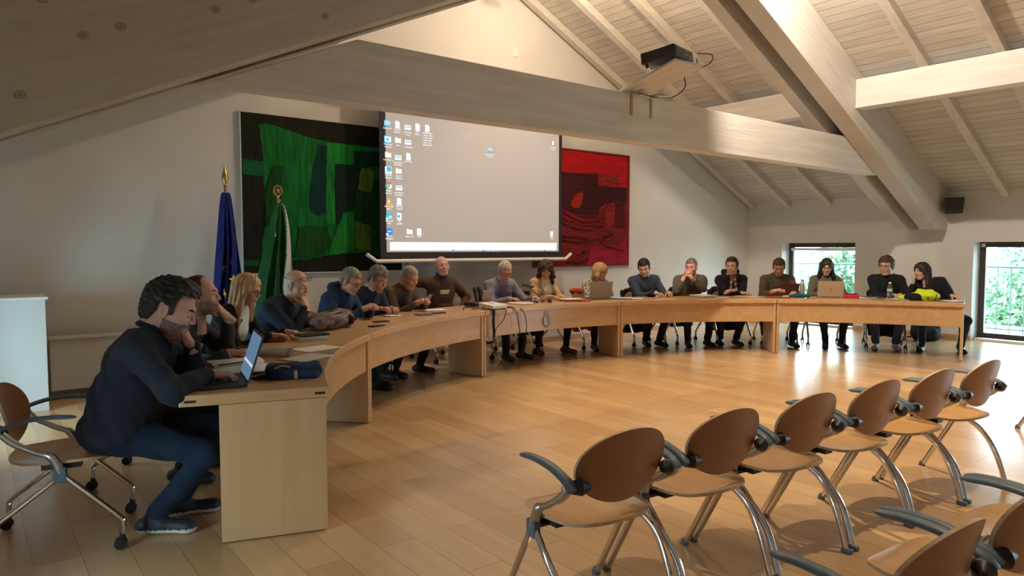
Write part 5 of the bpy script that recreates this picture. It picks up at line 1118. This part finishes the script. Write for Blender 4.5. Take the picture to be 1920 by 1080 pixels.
def pouch(s): rbox(s, (0, 0, .038), (.29, .15, .068), .03); rbox(s, (0, -.05, .028), (.25, .09, .05), .02); s.wrinkle(.0028, 55, 1)
rt = soft('pencil_pouch', 159.6, 4.62, -62, 'dark blue canvas pouch lying on the near end of the desk', 'pouch', [('pouch_body', cloth((.018, .045, .115), .25), pouch, (-.18, -.14, -.01), (.18, .14, .11))], .0045)
MB().tube(smooth_path([(-.13, -.088, .052), (0, -.096, .056), (.13, -.088, .052)], 6), .0035, 6).build('zip', M['black'], rt, smooth=True); MB().bb((.0, -.104, .004), (.018, -.098, .05)).build('tab', cm((.42, .26, .15), .6), rt, bevel=.003)
MB().tube(smooth_path([(-.10, -.078, .062), (-.06, -.084, .074), (-.02, -.078, .064)], 5), .005, 6).build('loop', cm((.45, .33, .22), .6), rt, smooth=True)
rt.location = at(551, 706, 2, TH); rt.rotation_euler = (0, 0, math.atan2(-.33, .94))
rt = empty('cord_bundle', at(497, 712, 2, TH), 0, 'small dark tangle of cord beside the blue pouch', 'cord'); MB().tube(smooth_path([(random.uniform(-.05, .05), random.uniform(-.04, .04), random.uniform(.004, .03)) for _ in range(14)], 5), .0035, 6).build('cord', cm((.05, .03, .02), .7), rt, smooth=True)
# notebooks, bag and backpack on the left
rt = thing('notebook_stack', 139.0, 4.78, 30, 'small stack of white notebooks under a black one next to the backpack', 'notebooks')
for i, (c, w) in enumerate((((.75, .73, .70), .17), ((.78, .76, .73), .165), ((.02, .02, .025), .15))): MB().box((i * .004, 0, .008 + i * .017), (w, .22, .015), rotm(0, 0, i * .12)).build('notebook', cm(c, .6), rt, bevel=.002)
rt = thing('handbag', 139.6, 5.03, 20, 'small reddish brown purse under the hands of the blonde person', 'purse')
s = Sdf((-.16, -.10, -.01), (.16, .10, .08), .005); rbox(s, (0, 0, .020), (.24, .13, .04), .018); s.wrinkle(.003, 50, 3); V, F = s.mesh(); mesh_obj('purse_body', V, F, cm((.20, .07, .04), .5), rt, True); MB().tube(smooth_path([(-.11, .05, .02), (-.13, -.05, .012), (-.02, -.09, .01), (.08, -.06, .012)], 6), .006, 6).build('strap', cm((.25, .10, .06), .5), rt, smooth=True)
def bp1(s): s.ell((0, 0, .075), (.26, .145, .075), k=.03); s.ell((.14, .0, .075), (.13, .14, .078), k=.03); s.cap((-.22, -.04, .04), (-.10, .06, .07), .04, k=.03); s.wrinkle(.007, 34, 4, (.5, 1, 1))
def bp2(s): s.cap((.12, -.12, .07), (.16, .10, .11), .045, k=.02); s.cap((.02, .13, .05), (.24, .12, .05), .035, k=.02); s.ell((.20, .0, .09), (.09, .12, .07), k=.02); s.wrinkle(.004, 40, 2)
rt = soft('backpack', 130.2, 4.93, 10, 'grey brown backpack lying flat on the desk among the left hand people', 'backpack', [('backpack_body', cm((.17, .135, .125), .75, noise=(14, .45, (1, 4, 2)), bump=(40, .5)), bp1, (-.33, -.22, -.01), (.33, .22, .20)), ('top_pocket', cloth((.015, .015, .017)), bp2, (-.1, -.22, -.01), (.34, .22, .20))], .006)
rt.rotation_euler.z = math.atan2(.50, .68)
for y, z in ((-.07, .135), (.01, .150), (-.13, .09)): MB().tube(smooth_path([(-.22, y, z - .065), (-.08, y - .01, z - .008), (.05, y, z), (.14, y, z - .01)], 5), .006, 6).build('strap', cloth((.03, .028, .026)), rt, smooth=True)
phone(127.5, 4.60, 70, 'thin dark sunglasses case on the desk right of the backpack', col=(.02, .018, .016)); bpy.context.scene.objects[-1]
phone(123.3, 4.73, 60, 'dark phone alone on the desk in front of the hooded jacket')
sheets(117.0, 4.93, 20, 'small white notepad under the writing hand of the curly haired person', 2, .12, .17)
phone(114.0, 4.74, 60, 'open dark wallet phone case in front of the leather jacket', True); phone(111.4, 4.68, 75, 'dark phone right of the open wallet case')
sheets(108.5, 4.95, 70, 'white sheet in front of the leather jacket person', 2)
def inhand(a, r, z, rot, tilt, label, col, w=.075, h=.15, cat='phone', name='held_phone'):
    rt = empty(name, pol(a, r, z), FACE_IN(a) + R(rot), label, cat); m = MB(); m.box((0, 0, 0), (w, .009, h), rotm(R(tilt))); m.build('body', cm(col, .4), rt, bevel=.004)
    MB().box(rotm(R(tilt)) @ Vector((0, -.0052, 0)), (w * .9, .001, h * .92), rotm(R(tilt))).build('screen', mat('phone_glow', (.02, .02, .03), .3, emit=(.5, .55, .6), estr=.25), rt)
inhand(108.6, 5.02, .855, 0, -35, 'phone in a tan case held by the leather jacket person', (.25, .14, .09))
inhand(74.9, 5.03, .86, -10, -40, 'pale green phone held up by the blonde person in the patterned blouse', (.16, .26, .22))
inhand(66.9, 5.02, .795, 20, -70, 'dark phone in the hands of the navy sweater person', (.03, .035, .05))
inhand(43.6, 4.99, .845, 6, -24, 'dark red tablet stood up in front of the brown shirt person', (.075, .018, .025), .26, .19, 'tablet', 'tablet')
MB().tube(smooth_path([pol(116.2, 5.0, .80), pol(115.6, 4.97, .87)], 3), .004, 6).build('pen', M['black'], None, smooth=True); tag(bpy.context.scene.objects['pen.001'] if 'pen.001' in bpy.context.scene.objects else bpy.context.scene.objects['pen'], 'black pen in the hand of the curly haired person', 'pen')
# microphones, monitor, control box
rt = thing('wireless_microphone_receiver', 100.6, 4.86, 0, 'black receiver case with a red edge carrying two upright microphones', 'receiver')
s = Sdf((-.2, -.14, -.01), (.2, .14, .13), .006); rbox(s, (0, 0, .035), (.32, .20, .07), .03, rot=0); V, F = s.mesh(); mesh_obj('case', V, F, cm((.02, .02, .022), .4), rt, True)
MB().tube(smooth_path([(-.15, .10, .055), (-.02, .105, .068), (.10, .103, .06), (.155, .06, .05)], 5), .006, 6).build('trim_line', cm((.5, .06, .03), .5), rt, smooth=True)
MB().bb((-.16, -.02, .07), (-.02, .0, .19)).build('display_panel', cm((.035, .037, .04), .4), rt, bevel=.004); MB().box((-.055, .05, .13), (.0, .0, .0)); MB().box((-.11, .02, .13), (.13, .012, .12), rotm(R(-12))).build('card_holder', cm((.42, .29, .22), .6), rt, bevel=.003)
for i, x in enumerate((-.02, .055)):
    q = empty('wireless_microphone', rt.matrix_basis @ Vector((x, .03, .06)), rt.rotation_euler.z, 'black hand microphone standing in the receiver, %s of the two' % ('right' if i == 0 else 'left'), 'microphone', 'microphones standing in the receiver')
    MB().lathe([(.014, 0), (.018, .05), (.021, .11), (.023, .125)], seg=16).build('handle', M['black'], q, smooth=True); MB().lathe([(.023, .125), (.027, .135), (.027, .165), (.018, .183), (.004, .188)], seg=16).build('grille_head', cm((.03, .03, .032), .5, bump=(300, .6)), q, smooth=True)
    q.rotation_euler = (R(6), R(6), rt.rotation_euler.z)
rt = thing('control_box', 101.9, 4.53, 0, 'white sloped control box standing on the inner edge left of the crest', 'control box')
m = MB(); m.rings([[(-.125, -.11, .012), (-.125, .11, .012), (-.125, .11, .05), (-.125, -.11, .075)], [(.125, -.11, .012), (.125, .11, .012), (.125, .11, .05), (.125, -.11, .075)]]); m.build('housing', cm((.74, .76, .72), .45), rt, bevel=.006)
for x in (-.10, .10): MB().lathe([(.014, 0), (.012, .013)], (x, .07, 0), 10).build('foot', M['black'], rt)
MB().tube([(-.04, -.05, .071), (.0, .02, .062), (.03, -.06, .072)], .002, 6).build('seam', cm((.35, .33, .3), .5), rt)
def cable(pts, r, label, col=(.012, .012, .013)):
    o = MB().tube(smooth_path(pts, 6), r, 8).build('cable', cm(col, .6), None, smooth=True); tag(o, label, 'cable', 'cables hanging over the desk front'); return o
e_ = RI - .018
cable([pol(103.0, 4.50, .755), pol(103.2, e_, .74), pol(103.3, e_, .62), pol(103.2, e_, .45), pol(103.8, e_, .38), pol(104.2, 4.8, .35)], .016, 'thick black cable hanging from the control box over the desk front')
cable([pol(100.8, 4.50, .755), pol(100.5, e_, .735), pol(101.2, e_ - .01, .62), pol(102.8, e_ - .01, .53), pol(103.2, e_ - .01, .42)], .005, 'thin brown cable looping beside the thick black one', (.06, .03, .02))
cable([pol(100.1, 4.75, .743), pol(99.1, 4.5, .743), pol(98.5, e_, .72), pol(97.8, e_ - .005, .55), pol(97.7, e_ - .005, .40), pol(97.8, 4.6, .2), pol(98.0, 4.75, .01)], .005, 'thin black cable hanging down the fascia, left of the pair near the crest')
cable([pol(99.7, 4.78, .743), pol(98.0, 4.52, .743), pol(96.8, e_, .70), pol(96.1, e_ - .005, .56), pol(96.2, e_ - .005, .42), pol(96.6, e_ + .02, .2), pol(97.2, e_ + .05, .01)], .005, 'thin black cable bowing close to the crest')
cable([pol(105.8, 4.70, .746), pol(103.4, 4.85, .75), pol(102.2, 4.72, .745), pol(104.5, 4.66, .745), pol(101.4, 4.80, .745)], .008, 'reddish brown cord lying in loops on the desk left of the microphones', (.20, .07, .045))
rt = thing('table_watch', 103.0, 4.60, 20, 'small silver blue wrist watch lying at the desk edge', 'watch'); MB().lathe([(.02, .002), (.022, .012), (.016, .016)], seg=16).build('case', cm((.25, .32, .42), .3, metal=.6), rt, smooth=True); MB().tube(smooth_path([(.02, 0, .008), (.05, .01, .02), (.06, .03, .01), (.02, .035, .006)], 5), .006, 6).build('bracelet', M['steel'], rt, smooth=True)
# gooseneck microphone
rt = thing('conference_microphone', 87.6, 4.92, 0, 'black microphone on a slanting boom between the lavender sweater and the beige blazer', 'microphone')
MB().lathe([(.06, 0), (.06, .012), (.02, .022), (.012, .03)], seg=20).build('base', M['black'], rt, smooth=True, angle=30)
MB().tube(smooth_path([(0, 0, .02), (.04, .0, .07), (.16, .03, .15), (.22, .04, .19)], 6), .007, 8).build('boom', M['black'], rt, smooth=True)
MB().tube([(.15, .035, .205), (.19, .037, .20), (.29, .04, .225), (.325, .042, .232), (.34, .042, .236)], [.012, .017, .019, .024, .012], 12).build('microphone_head', cm((.03, .035, .03), .4), rt, smooth=True)
# glass, bottle, paper on the middle desk
GL = mat('clear_plastic', (.75, .80, .80), .08, spec=.5); GL.node_tree.nodes['Principled BSDF'].inputs['Transmission Weight'].default_value = .92; GL.node_tree.nodes['Principled BSDF'].inputs['IOR'].default_value = 1.15
def bottle(a, r, label, h=.22, cap=(.8, .8, .8), wrap=None):
    rt = thing('water_bottle', a, r, 0, label, 'bottle'); k = h / .22
    MB().lathe([(.028, 0), (.032, .008), (.032, .07), (.029, .09), (.032, .11), (.032, .14), (.026, .165), (.013, .185), (.013, .20)], seg=20).build('bottle_body', GL, rt, smooth=True); MB().lathe([(.015, .198), (.015, .216), (.013, .218)], seg=16).build('cap', cm(cap, .5), rt, smooth=True)
    MB().lathe([(.0325, .10), (.0325, .135)], seg=20, cap=False).build('wrapper', cm(wrap or (.4, .55, .5), .5), rt, smooth=True); rt.scale = (k, k, k)
bottle(88.5, 4.80, 'small water bottle with green cap beside the slanting microphone', .20, (.05, .35, .2), (.35, .12, .10))
rt = thing('drinking_glass', 87.9, 4.72, 0, 'short glass holding a dark red drink near the crest', 'glass'); MB().lathe([(.025, 0), (.030, .004), (.034, .08), (.032, .08), (.028, .006), (.002, .006)], seg=18).build('glass_wall', GL, rt, smooth=True); MB().lathe([(.027, .007), (.030, .04)], seg=18).build('drink', cm((.10, .012, .01), .15), rt, smooth=True)
rt = thing('eyeglass_case', 90.2, 4.80, 10, 'dark oval case on the desk before the lavender sweater person', 'case'); MB().lathe([(.04, 0), (.05, .012), (.04, .026), (.01, .03)], seg=20).build('shell', cm((.03, .02, .02), .35), rt, smooth=True).scale = (1.6, .8, 1)
sheets(92.5, 4.82, 10, 'white sheets under the hand of the lavender sweater person', 3)
sheets(89.2, 4.90, 15, 'white folded papers beside the oval case', 2, .16, .2)
FR = cm((.50, .02, .025), .45)
sheets(82.2, 4.75, 60, 'glossy red folder lying open with papers, left of the grey laptop', 2, .24, .33, 'folder', 'folder', FR, None)
sheets(82.6, 4.84, 70, 'white papers on the red folder', 4, z=.012)
sheets(73.4, 4.83, 60, 'pale blue and white papers fanned out right of the grey laptop', 5, mt=cm((.62, .70, .80), .8)); sheets(71.8, 4.76, 70, 'white sheet at the joint of two desks', 2)
sheets(58.3, 4.86, 20, 'thick pile of white documents before the clasped hands', 8, .24, .32); sheets(55.9, 4.78, 50, 'white sheet beside the thick pile', 2); phone(55.4, 4.86, 60, 'dark phone between two piles of paper right of the clasped hands')
sheets(51.0, 4.84, 30, 'papers under the crossed arms of the person in the scarf', 3, .24, .3, mt=cm((.72, .60, .50), .8))
sheets(46.2, 4.76, 70, 'flat red folder on the desk joint, left of the tablet', 2, .24, .33, 'folder', 'folder', cm((.42, .03, .04), .5), None)
rt = thing('steel_flask', 41.6, 5.00, 0, 'slim beige metal flask standing right of the dark red tablet', 'flask'); MB().lathe([(.030, 0), (.033, .005), (.033, .17), (.027, .20), (.018, .215)], seg=20).build('flask_body', cm((.48, .43, .34), .3, metal=.5), rt, smooth=True); MB().lathe([(.019, .214), (.019, .245), (.012, .25)], seg=16).build('cap', M['steel'], rt, smooth=True)
rt = thing('umbrella', 42.4, 4.80, 92, 'folded teal umbrella with a cream handle lying before the tablet', 'umbrella'); MB().tube([(0, -.16, .022), (0, -.06, .03), (0, .10, .026), (0, .13, .012)], [.012, .03, .024, .008], 12).build('canopy', cloth((.01, .10, .13)), rt, smooth=True); MB().tube([(0, -.24, .015), (0, -.15, .018)], .013, 10).build('handle', cm((.6, .5, .38), .5), rt, smooth=True)
rt = thing('pencil_case', 34.6, 4.86, 0, 'bright red box shaped pencil case right of the silver gold laptop', 'pencil case'); MB().bb((-.11, -.04, .002), (.11, .04, .055)).build('case_body', cm((.55, .015, .04), .5), rt, bevel=.008); MB().bb((-.09, -.03, .055), (.05, .03, .068)).build('case_top', M['black'], rt, bevel=.004)
sheets(32.4, 4.90, 60, 'white papers spread left of the water bottle', 3); sheets(27.6, 4.80, 70, 'white papers under the black sweater hands, right of the bottle', 3)
rt = thing('tablet_computer', 31.2, 5.0, 20, 'dark thin tablet lying flat in front of the young person in black', 'tablet'); MB().bb((-.13, -.09, .012), (.13, .09, .022)).build('body', cm((.05, .06, .08), .3), rt, bevel=.004)
bottle(28.9, 4.82, 'clear plastic water bottle in front of the young person in black', .235, (.85, .85, .85), (.45, .6, .55))
def hv1(s): s.ell((-.06, 0, .065), (.17, .12, .070), k=.03); s.ell((.14, .02, .038), (.14, .08, .038), k=.03); s.cap((-.12, -.02, .10), (.02, .0, .115), .038, k=.03); s.wrinkle(.006, 30, 8)
def hv2(s): s.ell((.085, .065, .042), (.12, .07, .055), k=.02); s.wrinkle(.004, 40, 3)
rt = soft('high_visibility_jacket', 24.6, 4.78, 0, 'crumpled neon yellow jacket with black panels heaped on the right end desk', 'jacket', [('yellow_cloth', cm((.62, .78, .02), .7, bump=(30, .3)), hv1, (-.3, -.2, -.01), (.3, .2, .18)), ('black_panel', cloth((.012, .012, .014)), hv2, (-.3, -.2, -.01), (.3, .2, .15))], .006)
for x in (-.08, -.17): MB().tube(smooth_path([(x, .105 - .3 * max(0, -x - .12), .015), (x, .118 - .3 * max(0, -x - .12), .05), (x - .01, .09 - .3 * max(0, -x - .12), .09)], 4), .006, 6).build('strap', M['black'], rt, smooth=True)
phone(20.9, 4.98, 30, 'dark phone at the far right end of the desks'); sheets(20.2, 4.80, 30, 'white sheet at the far right end of the desks', 2)
# bags and coats round the chairs
def bag1(s): rbox(s, (0, 0, .17), (.40, .26, .34), .09); s.ell((.0, -.14, .13), (.15, .07, .12), k=.04); s.wrinkle(.008, 20, 3)
p = at(1735, 636, 2, 0); rt = soft('rucksack', 0, 0, 0, 'dark green rucksack on the floor by the wall behind the person leaning sideways', 'rucksack', [('rucksack_body', cloth((.022, .03, .03), .3), bag1, (-.28, -.28, -.01), (.28, .22, .42))], .010, 0)
rt.location = (11.75, 4.55, 0); rt.rotation_euler = (0, 0, R(-60)); MB().tube(smooth_path([(-.18, .0, .05), (-.34, .05, .02), (-.42, -.08, .015), (-.30, -.14, .015)], 6), .014, 6).build('strap', M['black'], rt, smooth=True)
def coat(i, r, label, col, x0=0.0, low=.18, wide=.20, seed=1, side=0, name='hanging_coat', group='coats hung on the castor chairs'):
    c = [o for o in bpy.context.scene.objects if o.name.startswith('castor_armchair')][i]; rt = empty(name, c.location, c.rotation_euler.z, label, 'coat', group)
    s = Sdf((-.36, -.42, low - .08), (.36, .0, .95), .011)
    s.cap((-.17, -.265, .80), (.17, -.265, .80), .035, k=.03); x, y, z = s.grid()
    rbox(s, (x0, -.30, (.80 + low) / 2), (wide * 2, .07, .80 - low), .03, .03); s.wrinkle(.012, 26, seed, (1, 1, .3)); V, F = s.mesh(); mesh_obj('coat_cloth', V, F, cloth(col), rt, True)
coat(11, 0, 'black coat hung over the chair back of the navy sweater person', (.012, .012, .014), low=.14, wide=.23, seed=2)
coat(12, 0, 'dark coat hung over the chair back behind the clasped hands', (.014, .014, .017), low=.22, wide=.2, seed=5)
coat(13, 0, 'long black coat hung on the chair of the person in the scarf', (.012, .012, .018), low=.16, wide=.25, seed=7)
coat(16, 0, 'black coat hanging low on the chair of the young person with round glasses', (.012, .012, .014), low=.12, wide=.24, seed=9)
coat(9, 0, 'black coat hung on the chair of the lavender sweater person', (.014, .013, .015), low=.18, wide=.24, seed=4)
coat(10, 0, 'orange jacket with brown lining hanging on the chair of the beige blazer person', (.42, .055, .02), low=.20, wide=.19, seed=11, x0=-.05, name='hanging_jacket')
